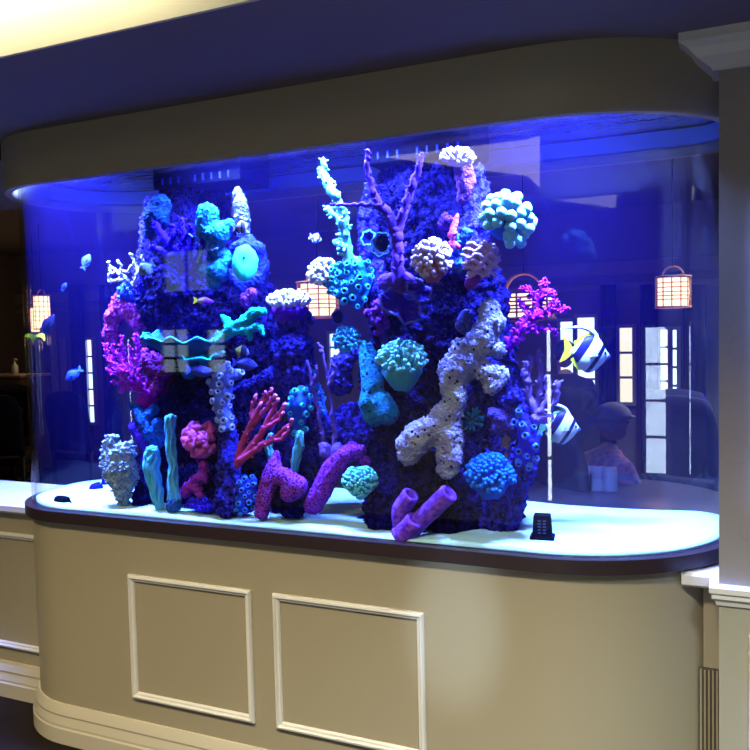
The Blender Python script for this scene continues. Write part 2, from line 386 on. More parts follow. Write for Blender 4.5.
# water: one closed body, haze and ripples
def water_mat():
    mt = bpy.data.materials.new('tank_water'); mt.use_nodes = True; nt = mt.node_tree; nt.nodes.clear(); N = nt.nodes; L = nt.links
    o = N.new('ShaderNodeOutputMaterial'); t = N.new('ShaderNodeBsdfTransparent')
    g = N.new('ShaderNodeBsdfGlossy'); g.inputs['Roughness'].default_value = .05
    tc = N.new('ShaderNodeTexCoord'); mp = N.new('ShaderNodeMapping'); mp.inputs['Scale'].default_value = (1, 2.2, 1); L.new(tc.outputs['Object'], mp.inputs[0])
    n = N.new('ShaderNodeTexNoise'); n.inputs['Scale'].default_value = 11; n.inputs['Detail'].default_value = 3; L.new(mp.outputs[0], n.inputs['Vector'])
    bp = N.new('ShaderNodeBump'); bp.inputs['Strength'].default_value = .5; bp.inputs['Distance'].default_value = .02; L.new(n.outputs['Fac'], bp.inputs['Height'])
    lw = N.new('ShaderNodeLayerWeight'); lw.inputs['Blend'].default_value = .5; L.new(bp.outputs[0], lw.inputs['Normal']); L.new(bp.outputs[0], g.inputs['Normal'])
    r = N.new('ShaderNodeValToRGB'); r.color_ramp.elements[0].position = .30; r.color_ramp.elements[0].color = (.03, .03, .03, 1); r.color_ramp.elements[1].position = .38; L.new(lw.outputs['Facing'], r.inputs['Fac'])
    ge = N.new('ShaderNodeNewGeometry'); sp = N.new('ShaderNodeSeparateXYZ'); L.new(ge.outputs['True Normal'], sp.inputs[0])
    ab = N.new('ShaderNodeMath'); ab.operation = 'ABSOLUTE'; L.new(sp.outputs['Z'], ab.inputs[0])
    gt = N.new('ShaderNodeMath'); gt.operation = 'GREATER_THAN'; gt.inputs[1].default_value = .5; L.new(ab.outputs[0], gt.inputs[0])
    bf = N.new('ShaderNodeMath'); bf.operation = 'MULTIPLY'; L.new(gt.outputs[0], bf.inputs[0]); L.new(ge.outputs['Backfacing'], bf.inputs[1])
    mu = N.new('ShaderNodeMath'); mu.operation = 'MULTIPLY'; L.new(bf.outputs[0], mu.inputs[0]); L.new(r.outputs[0], mu.inputs[1])
    mx = N.new('ShaderNodeMixShader'); L.new(mu.outputs[0], mx.inputs[0]); L.new(t.outputs[0], mx.inputs[1]); L.new(g.outputs[0], mx.inputs[2]); L.new(mx.outputs[0], o.inputs[0])
    vs = N.new('ShaderNodeVolumeScatter'); vs.inputs['Color'].default_value = (.12, .08, 1, 1); vs.inputs['Density'].default_value = WATER_SC; vs.inputs['Anisotropy'].default_value = 0
    va = N.new('ShaderNodeVolumeAbsorption'); va.inputs['Color'].default_value = (.30, .42, .98, 1); va.inputs['Density'].default_value = WATER_AB
    ad = N.new('ShaderNodeAddShader'); L.new(vs.outputs[0], ad.inputs[0]); L.new(va.outputs[0], ad.inputs[1])
    if WATER_SC > 0: L.new(ad.outputs[0], o.inputs['Volume'])
    return mt
WATER_SC, WATER_AB = .032, .28
bm = bmesh.new(); slab(bm, -.016, ZBT-.002, ZW, 20); o = la(obj('water', bm, water_mat(), aq)); o['label'] = 'blue-lit water with a rippled surface'

# canopy hanging from the soffit
can = tag(empty('aquarium_canopy', (0, .4, ZH)), 'beige rounded canopy hiding the lights above the aquarium', 'canopy')
def lc(o): o.location = (0, -.4, -ZH); return o
bm = bmesh.new(); moulded(bm, [(.012, ZH+.012), (.02, ZH), (.045, ZH), (.052, ZH+.01), (.052, ZC), (.012, ZC)], 20); lc(obj('shell', bm, M_CABD, can))
soften(bpy.data.objects['shell'])
# light fixtures inside the canopy
LCOL = (.19, .30, 1.0); LEDW = (235, 125, 100, 245); LEDT = 8
M_LED = glow('blue_led_panel', LCOL, 1.0)
M_FIX = mat('fixture_black', (.02, .02, .02), .5, .3)
for i, x in enumerate((-.90, -.10, .30, .93)):
    f = tag(empty('light_fixture', (x, .085, ZC-.012)), ['blue aquarium light bar inside the canopy above the left end', 'blue aquarium light bar inside the canopy above the stacked pillar', 'blue aquarium light bar inside the canopy above the big column', 'blue aquarium light bar inside the canopy above the right end'][i], 'light')
    bm = bmesh.new(); box(bm, -.24, .24, -.06, .06, -.006, .01, .003)
    for a, b, c, d in ((-.24, .24, -.06, -.054), (-.24, .24, .054, .06), (-.24, -.234, -.054, .054), (.234, .24, -.054, .054)): box(bm, a, b, c, d, -.05, -.006)
    obj('housing', bm, M_FIX, f)
    l = bpy.data.lights.new('tank_led', 'AREA'); l.shape = 'RECTANGLE'; l.size = .42; l.size_y = .09; l.color = LCOL; l.spread = R(150); l.energy = LEDW[i]
    lo_ = bpy.data.objects.new('tank_led', l); COL.objects.link(lo_); lo_.location = (x, .085, ZC-.03); lo_.rotation_euler = (R(LEDT), 0, 0)

# sand bed
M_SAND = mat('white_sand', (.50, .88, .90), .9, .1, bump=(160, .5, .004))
bm = bmesh.new(); P = outline(-.017, 20); c0 = Vector((0, .4))
rings = []; NR = 26
def sand_h(x, y):
    e = noise.noise(Vector((x*3, y*3, .3)))*.012+noise.noise(Vector((x*9, y*9, 2)))*.004
    return ZS+.008+e-.03*max(0, min(1, (y-.25)/.5))*0
for k in range(NR+1):
    t = k/NR; row = []
    for x, y in P:
        s = Vector((x*.0+max(-.9, min(.9, x))*1, .4)) if False else Vector((x, y))
        q = Vector((x*(.25), D/2)).lerp(Vector((x, y)), t)
        row.append(bm.verts.new((q.x, q.y, sand_h(q.x, q.y))))
    rings.append(row)
for a, b in zip(rings, rings[1:]):
    for i in range(len(P)): bm.faces.new((a[i], a[(i+1) % len(P)], b[(i+1) % len(P)], b[i]))
bm.faces.new(rings[0])
low = [bm.verts.new((x, y, ZBT+.001)) for x, y in P]
for i in range(len(P)): bm.faces.new((rings[-1][i], rings[-1][(i+1) % len(P)], low[(i+1) % len(P)], low[i]))
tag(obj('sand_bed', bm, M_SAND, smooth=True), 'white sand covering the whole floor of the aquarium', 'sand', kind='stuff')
# ================================================================== REEF KIT
Z3 = Vector((0, 0, 1)); TOH = Vector((.412, -.911, 0))
def V3(r, u, t): return (RV*r+Z3*u+TOH*t)           # right of the viewer, up, towards the viewer
def alb(c, k=1.0):
    """pigment that shows as sRGB c under the blue lamps"""
    l = lin(c); q = (1.05, .92, 1.05)
    v = [min(.92, max(.004, a*k/b)) for a, b in zip(l, q)]
    return tuple(v)
_mc = {}
def cm(c, rough=.8, k=1.0, bump=(90, .8, .008), pat=None, pores=None, spec=.06):
    key = (c, rough, k, bump, pat, pores)
    if key not in _mc:
        _mc[key] = mat('coral_pigment', alb(c, k), rough, spec, bump=bump, pat=(alb(pat[0], k),)+pat[1:] if pat else None, pores=(pores[0], pores[1], alb(pores[2], k)) if pores else None)
    return _mc[key]
def fuse(chains, voxel=.01, lump=(14, .02), fine=(45, .008), M=None, seed=0):
    """skin a set of sphere chains [[(p, r), ...], ...] into one surface, then roughen it"""
    bm = bmesh.new()
    for ch in chains:
        if len(ch) == 1: sphere(bm, ch[0][0], ch[0][1], 3); continue
        for (p, r), (q, s) in zip(ch, ch[1:]):
            p, q = Vector(p), Vector(q); n = max(2, int((q-p).length/(max(r, s)*.45))+1)
            for i in range(n+1): sphere(bm, p.lerp(q, i/n), r+(s-r)*i/n, 2)
    me = bpy.data.meshes.new('tmp'); bm.to_mesh(me); bm.free()
    o = bpy.data.objects.new('tmp', me); COL.objects.link(o)
    md = o.modifiers.new('r', 'REMESH'); md.mode = 'VOXEL'; md.voxel_size = voxel; md.use_smooth_shade = True
    dg = bpy.context.evaluated_depsgraph_get(); dg.update()
    out = bpy.data.meshes.new_from_object(o.evaluated_get(dg)); bpy.data.objects.remove(o); bpy.data.meshes.remove(me)
    sm = Vector((seed*3.1, seed*1.7, seed))
    co = [v.co.copy() for v in out.vertices]; no = [v.normal.copy() for v in out.vertices]
    for v, c, n in zip(out.vertices, co, no):
        d = 0
        if lump: d += noise.noise(c*lump[0]+sm)*lump[1]
        if fine: d += (abs(noise.noise(c*fine[0]+sm))-.25)*fine[1]*2+(noise.noise(c*fine[0]*2.3+sm))*fine[1]*.6
        v.co = c+n*d
    return out
def rootmesh(name, me, mt, base, label=None, cat='coral', parent=None, group=None, smooth=True):
    """mesh given in world space -> object whose origin is at its base"""
    base = Vector(base); me.transform(Matrix.Translation(-base))
    o = link_mesh(name, me, mt, parent, base if parent is None else None, smooth)
    if label: tag(o, label, cat, group)
    return o
def bmmesh(bm):
    me = bpy.data.meshes.new('m'); bmesh.ops.recalc_face_normals(bm, faces=bm.faces); bm.to_mesh(me); bm.free(); return me
def fib(n, zmin=0.0, jit=.0, rng=random):
    out = []
    for i in range(n):
        z = 1-(1-zmin)*(i+.5)/n; a = i*2.39996+rng.uniform(-jit, jit); r = math.sqrt(max(0, 1-z*z)); out.append(Vector((r*math.cos(a), r*math.sin(a), z)))
    return out
def thing(name, label, cat, base, group=None):
    o = empty(name, base); tag(o, label, cat, group); return o
def part(name, bm, mt, t, label=None, smooth=True):
    o = obj(name, bm, mt, t, smooth=smooth)
    if label: o['label'] = label
    return o
def merge_slot(dst, src, slot=1):
    for f in dst.faces: f.material_index = max(0, f.material_index)
    n0 = len(dst.faces); me = bpy.data.meshes.new('x'); src.to_mesh(me); src.free(); dst.from_mesh(me); bpy.data.meshes.remove(me); dst.faces.ensure_lookup_table()
    for f in dst.faces[n0:]: f.material_index = slot
def xf(base, d, roll=0, s=(1, 1, 1)):     # local frame inside a thing: +z towards d, without the translation
    return align(d, roll=roll) @ Matrix.Diagonal((*s, 1))

def finger_coral(label, base, d, w, c_f, c_b, n=70, fl=.42, fr=.07, core=.62, zmin=-.05, cup=.55, flat=.8, group=None, seed=1, name='finger_coral', bias=0):
    """round head of small rounded fingers on a cup; w = width in metres, base = centre of the head"""
    rng = random.Random(seed); t = thing(name, label, 'coral', base, group); r = w/2; M = xf(None, d, s=(1, 1, 1)); 
    bm = bmesh.new()
    sphere(bm, (0, 0, 0), r*core, 3, (1, 1, flat), M)
    prof = [(0, -cup*r*1.5), (r*.30, -cup*r*1.45), (r*.55, -cup*r*.95), (r*.76, -cup*r*.35), (r*.74, 0), (r*.3, .02*r), (0, .03*r)]
    b2 = bmesh.new(); lathe(b2, prof, 22)
    up = V3(0, 1, 0)*.75+Vector(d).normalized()*.25
    Mb = xf(None, up if cup > 0 else d)
    for v in b2.verts: v.co = v.co*(1+.08*noise.noise(v.co*60))
    b2.transform(Mb); me = bpy.data.meshes.new('x'); b2.to_mesh(me); b2.free(); bm.from_mesh(me); bpy.data.meshes.remove(me)
    part('cup', bm, cm(c_b, bump=(70, .8, .005)), t)
    bm = bmesh.new(); tips = bmesh.new()
    for q in fib(n, zmin, .35, rng):
        p0 = Vector((q.x, q.y, q.z*flat))*r*core*.85; dd = (q+Vector((rng.uniform(-.2, .2), rng.uniform(-.2, .2), .25+bias))).normalized()
        L = r*fl*rng.uniform(.8, 1.2); p1 = p0+q*r*.12+dd*L*.5; p2 = p0+q*r*.12+dd*L
        pts = [M @ p for p in (p0, p1, p2)]
        tube(bm, pts, [r*fr*1.0, r*fr*.95, r*fr*1.1], 7)
    part('fingers', bm, cm(c_f, .5, bump=(120, .3, .003)), t)
    return t

def crater(bm, p, d, r, h, dark=None, mouth=.58):
    """short open tube (polyp) standing on p along d"""
    M = align(d, p)
    prof = [(r*1.25, -r*.6), (r*1.1, h*.4), (r, h*.9), (r*.86, h), (r*.62, h*.95), (r*.5, h*.45), (0, h*.3)]
    b2 = bmesh.new(); lathe(b2, prof, 10); b2.transform(M); me = bpy.data.meshes.new('x'); b2.to_mesh(me); b2.free(); bm.from_mesh(me); bpy.data.meshes.remove(me)
    if dark is not None:
        b2 = bmesh.new(); bmesh.ops.create_circle(b2, cap_ends=True, segments=10, radius=r*mouth); b2.transform(align(d, Vector(p)+Vector(d).normalized()*h*.62)); me = bpy.data.meshes.new('x'); b2.to_mesh(me); b2.free(); dark.from_mesh(me); bpy.data.meshes.remove(me)
M_PORE = mat('dark_polyp_mouth', (.004, .004, .03), .8, .1)

def polyp_mass(name, label, chains, col, pr, n, c_pol=None, group=None, seed=3, h=1.0, base=None, facing=.25, voxel=.008, mouth=.58):
    """lump with n open polyps scattered over the side that faces out"""
    rng = random.Random(seed); pts = [p for ch in chains for p in ch]
    base = Vector(base) if base is not None else min((Vector(p)-Z3*r for p, r in pts), key=lambda v: v.z)
    me = fuse(chains, voxel, (20, .01), (60, .003), seed=seed)
    vs = [(v.co.copy(), v.normal.copy()) for v in me.vertices if v.normal.dot((TOH+Z3*.25).normalized()) > facing]
    rng.shuffle(vs); keep = []
    for c, nn in vs:
        if all((c-k[0]).length > pr*2.5 for k in keep):
            keep.append((c, nn))
            if len(keep) >= n: break
    t = thing(name, label, 'coral', base, group); me.transform(Matrix.Translation(-base))
    b = link_mesh('body', me, cm(col, bump=(80, .6, .004)), t)
    bm = bmesh.new(); dk = bmesh.new()
    for c, nn in keep:
        d = (nn+TOH*.5+Z3*.2+Vector((rng.uniform(-.3, .3), 0, rng.uniform(-.3, .3)))).normalized(); s = rng.uniform(.75, 1.15)
        crater(bm, c-base, d, pr*s, pr*1.5*h*s, dk, mouth)
    bmesh.ops.recalc_face_normals(bm, faces=bm.faces); merge_slot(bm, dk); o = part('polyps', bm, cm(c_pol or col), t, 'paler open polyps with dark mouths'); o.data.materials.append(M_PORE)
    return t

def branch_coral(name, label, base, col, specs, nub=0, group=None, seed=5, rad=.006, c_nub=None, foot=None, wob=.004, nub_r=.5, tipcol=None, bump=(120, .6, .003)):
    """specs: list of (points, r0, r1) in world space; nub: side nodules per metre; foot: list of chains for a lump at the base"""
    rng = random.Random(seed); base = Vector(base); bm = bmesh.new(); nb = bmesh.new(); tb = []; nn = 0
    for pts, r0, r1 in specs:
        sp = smoothpath([Vector(p)-base for p in pts], 6)
        sp = [p+Vector((rng.uniform(-wob, wob), rng.uniform(-wob, wob), rng.uniform(-wob, wob)))*(0 if i == 0 else 1) for i, p in enumerate(sp)]
        k = len(sp)-1; rr = [r0+(r1-r0)*i/k for i in range(k+1)]; tube(bm, sp, rr, 8)
        if tipcol: tb.append((sp[-3:], [rr[-3]*1.04, rr[-2]*1.06, rr[-1]*1.1]))
        if nub:
            L = sum((b-a).length for a, b in zip(sp, sp[1:]))
            for _ in range(int(L*nub)):
                f = rng.uniform(.08, 1)*k; i = min(k-1, int(f)); p = sp[i].lerp(sp[i+1], f-i); r = rr[i]
                d, u, w = frame_of(sp[i+1]-sp[i]); a = rng.uniform(0, 2*PI); q = (u*math.cos(a)+w*math.sin(a)+d*.6).normalized()
                tube(nb, [p+q*r*.5, p+q*r*(1+nub_r*1.6)], [r*nub_r*.8, r*nub_r*.55], 6); nn += 1
    if False:
        o = obj(name, bm, cm(col, bump=bump), None, base, True); tag(o, label, 'coral', group); return o
    if nub: merge_slot(bm, nb)
    if not foot and not tipcol:
        o = obj(name, bm, cm(col, bump=bump), None, base, True); o.data.materials.append(cm(c_nub or col, bump=(120, .3, .003))); tag(o, label, 'coral', group); return o
    t = thing(name, label, 'coral', base, group); o = part('branches', bm, cm(col, bump=bump), t); o.data.materials.append(cm(c_nub or col, bump=(120, .3, .003)))
    for tp, tr in tb: b2 = bmesh.new(); tube(b2, tp, tr, 8); part('branch_tip', b2, cm(tipcol, bump=(120, .3, .003)), t)
    if foot:
        me = fuse([[(Vector(p)-base, r) for p, r in ch] for ch in foot], .006, (30, .006), (90, .003)); link_mesh('foot', me, cm(col), t)
    return t

def rosette(label, base, d, w, col, c_in=None, n=26, seed=2, name='cauliflower_coral', group=None):
    """ball of thick curled petals"""
    rng = random.Random(seed); t = thing(name, label, 'coral', base, group); r = w/2; M = xf(None, d)
    bm = bmesh.new(); sphere(bm, (0, 0, 0), r*.62, 3, (1, 1, .8), M); tube(bm, [Vector((0, 0, -r*.2)), Vector(V3(-.05, -1, -.2))*r*1.05], [r*.4, r*.28], 12)
    part('core', bm, cm(c_in or col), t)
    bm = bmesh.new()
    for q in fib(n, -.1, .5, rng):
        _, u, w_ = frame_of(q); a0 = rng.uniform(0, 2*PI); ax = u*math.cos(a0)+w_*math.sin(a0); up = q.cross(ax)
        pts = []
        for i in range(7):
            a = (i/6-.5)*2.4; pts.append(M @ ((q*(.80+.07*math.cos(a*2)))*r+(ax*math.sin(a)+up*(math.cos(a)-.7))*r*.27))
        tube(bm, pts, [r*.10*(1+.35*math.sin(i*2.2+a0)) for i in range(7)], 8)
        tube(bm, [M @ (q*.45*r), M @ (q*.8*r)], [r*.2, r*.2], 8)
    part('petals', bm, cm(col, .55, bump=(120, .3, .003)), t)
    return t

def ruffle(name, label, base, d, w, h, col, c_edge=None, waves=7, seed=1, dish=.25, group=None, thick=.006, arc=(0, 360), amp=.12, rimr=.004):
    """wavy plate: dish of w x h growing along d, scalloped edge"""
    rng = random.Random(seed); M = xf(None, d); bm = bmesh.new(); NA, NR_ = 72, 9; rings = []; ph = rng.uniform(0, 6)
    for k in range(NR_+1):
        t = k/NR_; row = []
        for i in range(NA+1):
            a = R(arc[0]+(arc[1]-arc[0])*i/NA); e = 1+.05*math.sin(waves*a+ph)*t+.035*math.sin((2*waves+1)*a+1)*t+.03*math.sin(31*a)*t
            x, y = math.cos(a)*w/2*t*e, math.sin(a)*h/2*t*e
            z = dish*t*t*w/2+amp*w/2*t*t*math.sin(waves*a+ph+1)+.02*w*t*math.sin((waves+3)*a)
            row.append(bm.verts.new(M @ Vector((x, y, z))))
        rings.append(row)
    for A, B in zip(rings, rings[1:]):
        for i in range(NA): bm.faces.new((A[i], A[i+1], B[i+1], B[i]))
    edge = [v.co.copy() for v in rings[-1]]
    bmesh.ops.remove_doubles(bm, verts=bm.verts, dist=1e-5)
    t = thing(name, label, 'coral', base, group)
    o = part('plate', bm, cm(col, bump=(70, .8, .004)), t); md = o.modifiers.new('s', 'SOLIDIFY'); md.thickness = thick; md.offset = 0
    bm = bmesh.new(); tube(bm, edge, [rimr*(.8+.5*abs(math.sin(i*1.9))) for i in range(len(edge))], 6, round_end=False); part('rim', bm, cm(c_edge or col), t, 'paler scalloped edge' if c_edge else None)
    bm = bmesh.new(); tube(bm, [Vector((0, 0, 0)), M @ Vector((0, 0, -w*.16))], [w*.12, w*.08], 10); part('stalk', bm, cm(col), t)
    return t
def chain(*L, Y=None):
    """(px, py, r_px[, Y]) -> (world point, radius)"""
    out = []
    for q in L:
        p = at(q[0], q[1], q[3] if len(q) > 3 else Y); out.append((p, q[2]*mpp(p)))
    return out
def pts(*L, Y=.2): return [at(q[0], q[1], q[2] if len(q) > 2 else Y) for q in L]
# ================================================================== ROCKS
def rock_mat(name, c0, c1, sc_=30):
    return mat(name, c0, .9, .02, bump=(75, 1.0, .03), pat=(c1, sc_, 7))
M_ROCK = rock_mat('shaded_lace_rock', (.0012, .0010, .008), (.010, .007, .10), 55)  # rock in shade: the shade is put into the pigment
M_ROCKB = rock_mat('blue_lit_lace_rock', (.004, .005, .06), (.05, .04, .55), 60)  # same rock where lit: the blue lamp light is put into the pigment
def rock(label, chains, mt, vox=.011, lump=(11, .035), fine=(38, .022), seed=0, base=None, name='live_rock'):
    me = fuse(chains, vox, lump, fine, seed=seed)
    for v in me.vertices: v.co.y = min(v.co.y, D-.05+.02*noise.noise(v.co*9)); v.co.z = max(v.co.z, ZS-.003)
    zmin = min(v.co.z for v in me.vertices); pp = [p for ch in chains for p, r in ch]
    b = min(pp, key=lambda p: p.z); base = Vector((b.x, b.y, zmin))
    return rootmesh(name, me, mt, base, label, 'rock')
# left column
rock('tall dark purple rock column on the left, narrowing up to the water line', [
    chain((194, 205, 34, .38), (195, 240, 44, .36), (200, 290, 56, .36), (200, 340, 52, .36), (196, 390, 40, .36), (192, 440, 38, .34), (196, 490, 40, .33)),
    chain((245, 280, 26, .38), (255, 330, 24, .38), (255, 380, 22, .38)),
    chain((180, 480, 24, .26), (215, 485, 26, .24), (235, 500, 20, .18)),
    chain((235, 395, 24, .38), (262, 440, 26, .38), (262, 495, 24, .36), (250, 500, 20, .26))], M_ROCK, seed=1)
rock('narrow blue rough rock strip at the foot of the left column', [chain((226, 408, 9, .13), (228, 450, 11, .11), (229, 490, 14, .09), (228, 505, 13, .08)), chain((210, 505, 8, .1), (246, 505, 8, .1))], M_ROCKB, .007, (20, .012), (60, .010), 2)
rock('lumpy blue rock pillar in stacked bulges beside the red finger coral', [
    chain((292, 332, 16, .20)), chain((293, 350, 22, .19)), chain((294, 370, 21, .19)), chain((292, 388, 17, .19)), chain((294, 318, 17, .2)),
    chain((283, 400, 12, .19), (287, 430, 12, .2), (288, 455, 14, .2), (285, 500, 16, .22))], M_ROCKB, .008, (24, .014), (70, .009), 3)
rock('blue rock arm sloping from the stacked pillar down to the left column', [chain((276, 375, 11, .2), (256, 388, 12, .2), (236, 398, 13, .2), (226, 405, 12, .22))], M_ROCKB, .008, (24, .012), (70, .009), 4)
rock('low blue rock bridge between the two columns', [
    chain((318, 425, 14, .24), (335, 430, 20, .24), (350, 420, 18, .26), (362, 440, 22, .26)), chain((310, 455, 16, .26), (330, 445, 18, .26)), chain((300, 480, 18, .26), (288, 505, 17, .22)),
    chain((340, 385, 12, .3), (340, 365, 11, .3), (350, 355, 10, .32)), chain((308, 400, 10, .26), (312, 425, 14, .25))], M_ROCKB, .008, (22, .014), (60, .012), 5)
rock('small dark rock on the sand between the two red patterned sponges', [chain((281, 500, 11, .1), (290, 508, 10, .09), (300, 505, 10, .12))], M_ROCK, .006, (26, .01), (70, .008), 12)
# right column
rock('massive dark purple rock column filling the middle right of the tank', [
    chain((418, 190, 42, .38), (425, 225, 52, .38), (430, 270, 58, .38), (430, 320, 62, .38), (425, 370, 62, .38), (420, 420, 58, .38), (420, 470, 56, .36), (415, 515, 50, .30)),
    chain((450, 188, 26, .34), (462, 230, 26, .34), (470, 290, 34, .36), (480, 350, 38, .38)),
    chain((480, 380, 30, .42), (455, 440, 40, .4), (470, 500, 46, .36), (490, 510, 34, .3)),
    chain((400, 505, 34, .22), (385, 520, 22, .16)), chain((450, 510, 36, .2)), chain((430, 480, 36, .2))], M_ROCK, seed=6)
rock('blue rock arm curving down the right side of the big column', [
    chain((498, 365, 16, .24), (510, 385, 18, .24), (520, 410, 15, .22), (524, 440, 14, .22), (520, 465, 16, .2), (510, 485, 20, .2), (500, 515, 22, .2))], M_ROCKB, .008, (22, .014), (60, .012), 7)
rock('blue-lit rock shoulder at the upper left edge of the big column', [
    chain((370, 190, 8, .22), (368, 225, 10, .22), (372, 265, 14, .22), (378, 290, 18, .22)), chain((375, 300, 14, .22), (395, 290, 16, .2))], M_ROCKB, .008, (22, .014), (60, .012), 8)
rock('blue-lit mesh-like rock at the upper right edge of the big column', [
    chain((478, 175, 9, .24), (480, 200, 11, .24), (476, 225, 15, .22), (470, 245, 16, .2), (460, 265, 14, .2))], M_ROCKB, .007, (26, .012), (80, .012), 9)
rock('rock skin coloured as the blue-lit left edge of the left column', [chain((149, 200, 4, .28), (146, 225, 6, .27), (145, 250, 7, .26), (141, 275, 8, .26), (140, 300, 9, .26))], M_ROCKB, .006, (30, .01), (80, .008), 10)  # thin strip, the rim of blue light put into its colour
# low rocks along the foot
rock('dark foot of rock behind the white crusted coral', [chain((150, 470, 10, .2), (146, 492, 12, .16), (140, 500, 9, .12)), chain((160, 440, 14, .3), (165, 480, 14, .28))], M_ROCK, .008, (22, .014), (60, .012), 11)
# black overflow boxes at the water line
def overflow(label, x0, x1, y0, y1, Y):
    p = at(x0, (y0+y1)/2, Y); q = at(x1, (y0+y1)/2, Y); c = (p+q)/2; w = (q-p).length; zt = ZC-.05; zb = at((x0+x1)/2, y1, Y).z
    t = thing('overflow_box', label, 'overflow box', (c.x, Y+.11, zb))
    bm = bmesh.new(); box(bm, -w/2, w/2, -.10, .10, 0, zt-zb, .004); part('housing', bm, M_BLK, t, smooth=False)
    for i in range(9):
        if i == 3: continue
        bm = bmesh.new(); x = -w/2+w*(.12+.76*i/8); box(bm, x-.003, x+.003, -.104, -.099, .012, .036); part('weir_slot', bm, cm((50, 60, 200), .5), t, smooth=False)
overflow('black overflow box with lit slots above the left rock column', 151, 238, 165, 184, .22)
overflow('black overflow box with lit slots above the big right rock column', 365, 470, 139, 158, .22)
# ================================================================== CORALS
def B(px, py, Y): return at(px, py, Y)
def W(px, Y, w): return w*mpp(at(px, 350, Y))
# ---- left column
def blobs(name, label, chains, col, pat=None, pores=None, vox=.0045, lump=(28, .008), fine=(100, .005), base=None, cat='coral', seed=0, bump=(120, .9, .012), k=1.0):
    if 'sponge' in name: cat = 'sponge'
    bump = (bump[0], bump[1], bump[2]*1.6)
    if pores: pores = (pores[0], pores[1]*1.5, pores[2])
    me = fuse(chains, vox, lump, fine, seed=seed); pp = [p for ch in chains for p, r in ch]
    if base is None: b = min(pp, key=lambda p: p.z); base = Vector((b.x, b.y, min(v.co.z for v in me.vertices)))
    return rootmesh(name, me, cm(col, pat=pat, pores=pores, bump=bump, k=k), base, label, cat)
CY = (20, 200, 245)
blobs('encrusting_coral', 'turquoise brain-textured coral lobe high on the left column, upper of two', [chain((208, 214, 11, .10), (207, 228, 12, .10), (219, 234, 12, .10), (214, 246, 9, .11), (228, 226, 7, .12))], (40, 170, 235), pat=((20, 90, 190), 60, 3), bump=(140, 1, .006))
blobs('encrusting_coral', 'turquoise brain-textured coral lobe low on the left column, below the larger one', [chain((207, 270, 9, .10), (220, 272, 10, .10), (226, 262, 6, .11), (213, 284, 7, .1)), chain((215, 252, 8, .12), (226, 255, 6, .12))], (35, 150, 225), pat=((20, 80, 185), 60, 3), bump=(140, 1, .006), seed=2)
blobs('lobe_sponge', 'pale lilac upright sponge lobe at the upper right of the left column', [chain((238, 192, 5, .2), (240, 205, 8, .2), (243, 220, 8, .2), (243, 235, 6, .2))], (130, 140, 225), pat=((70, 70, 170), 50, 2), pores=(70, .10, (40, 40, 130)))
blobs('encrusting_coral', 'dim teal rounded coral at the upper left edge of the left column', [chain((160, 205, 11, .14), (157, 218, 13, .14), (152, 232, 8, .16))], (15, 60, 125), pat=((10, 40, 90), 50, 3), seed=4)
t = thing('disc_anemone', 'glowing cyan round disc anemone with a dark central mouth', 'anemone', B(245, 263, .12))
bm = bmesh.new(); r = W(245, .12, 13); lathe(bm, [(0, .34*r), (.15*r, .38*r), (.4*r, .42*r), (.7*r, .36*r), (.92*r, .18*r), (1.0*r, 0), (.86*r, -.28*r), (.5*r, -.6*r), (0, -.7*r)], 30, xf(None, V3(.05, .25, 1)))
for v in bm.verts: v.co.z *= 1.45; v.co *= 1+.08*noise.noise(v.co*50)
part('disc', bm, cm((60, 235, 255), bump=(100, .5, .003)), t)
bm = bmesh.new(); sphere(bm, V3(.0, .36, .40)*r, r*.10, 2); part('mouth', bm, M_PORE, t, 'dark mouth')
blobs('encrusting_coral', 'blue rough collar growing around the glowing disc anemone', [chain((236, 248, 6, .18), (248, 243, 9, .2), (258, 250, 7, .2), (262, 265, 7, .22), (256, 282, 8, .2), (242, 288, 8, .18), (232, 276, 6, .18))], (40, 60, 215), pat=((20, 25, 120), 60, 3), bump=(130, 1, .006))
blobs('lobe_sponge', 'small dull pink sponge paddle below the glowing disc anemone', [chain((250, 293, 6, .12), (246, 300, 7, .12)), chain((247, 304, 4, .12))], (125, 55, 190), vox=.004)
branch_coral('blue_staghorn_coral', 'deep blue flat staghorn coral fanning across the dark left column', B(187, 288, .10), (40, 12, 235), [
    (pts((187, 288), (184, 270), (176, 255), (164, 238), (155, 224), Y=.10), 0.0200, 0.0116), (pts((188, 285), (190, 262), (184, 240), (181, 219), Y=.09), 0.0187, 0.0101),
    (pts((188, 280), (196, 262), (203, 245), (205, 232), Y=.09), 0.0163, 0.0087), (pts((176, 255), (168, 256), (158, 248), (150, 246), Y=.09), 0.0137, 0.0087),
    (pts((170, 245), (174, 234), (173, 226), Y=.08), 0.0112, 0.0087), (pts((193, 268), (190, 250), (196, 234), Y=.08), 0.0112, 0.0072), (pts((184, 240), (190, 232), (190, 226), Y=.08), 0.0088, 0.0072),
    (pts((186, 275), (178, 272), (166, 266), Y=.09), 0.0125, 0.0072)], nub=120, nub_r=.45, seed=2)
branch_coral('pale_blue_twig_coral', 'light blue twig coral with curled tips right of the deep blue staghorn', B(196, 262, .08), (90, 130, 255), [
    (pts((197, 262), (203, 252), (212, 250), (217, 249), Y=.07), .004, .003), (pts((200, 256), (200, 246), (196, 236), Y=.07), .004, .0025), (pts((204, 252), (209, 242), (208, 236), Y=.07), .004, .0025), (pts((201, 250), (198, 240), (190, 234), Y=.07), .0035, .002)], nub=150, nub_r=.5, seed=3)
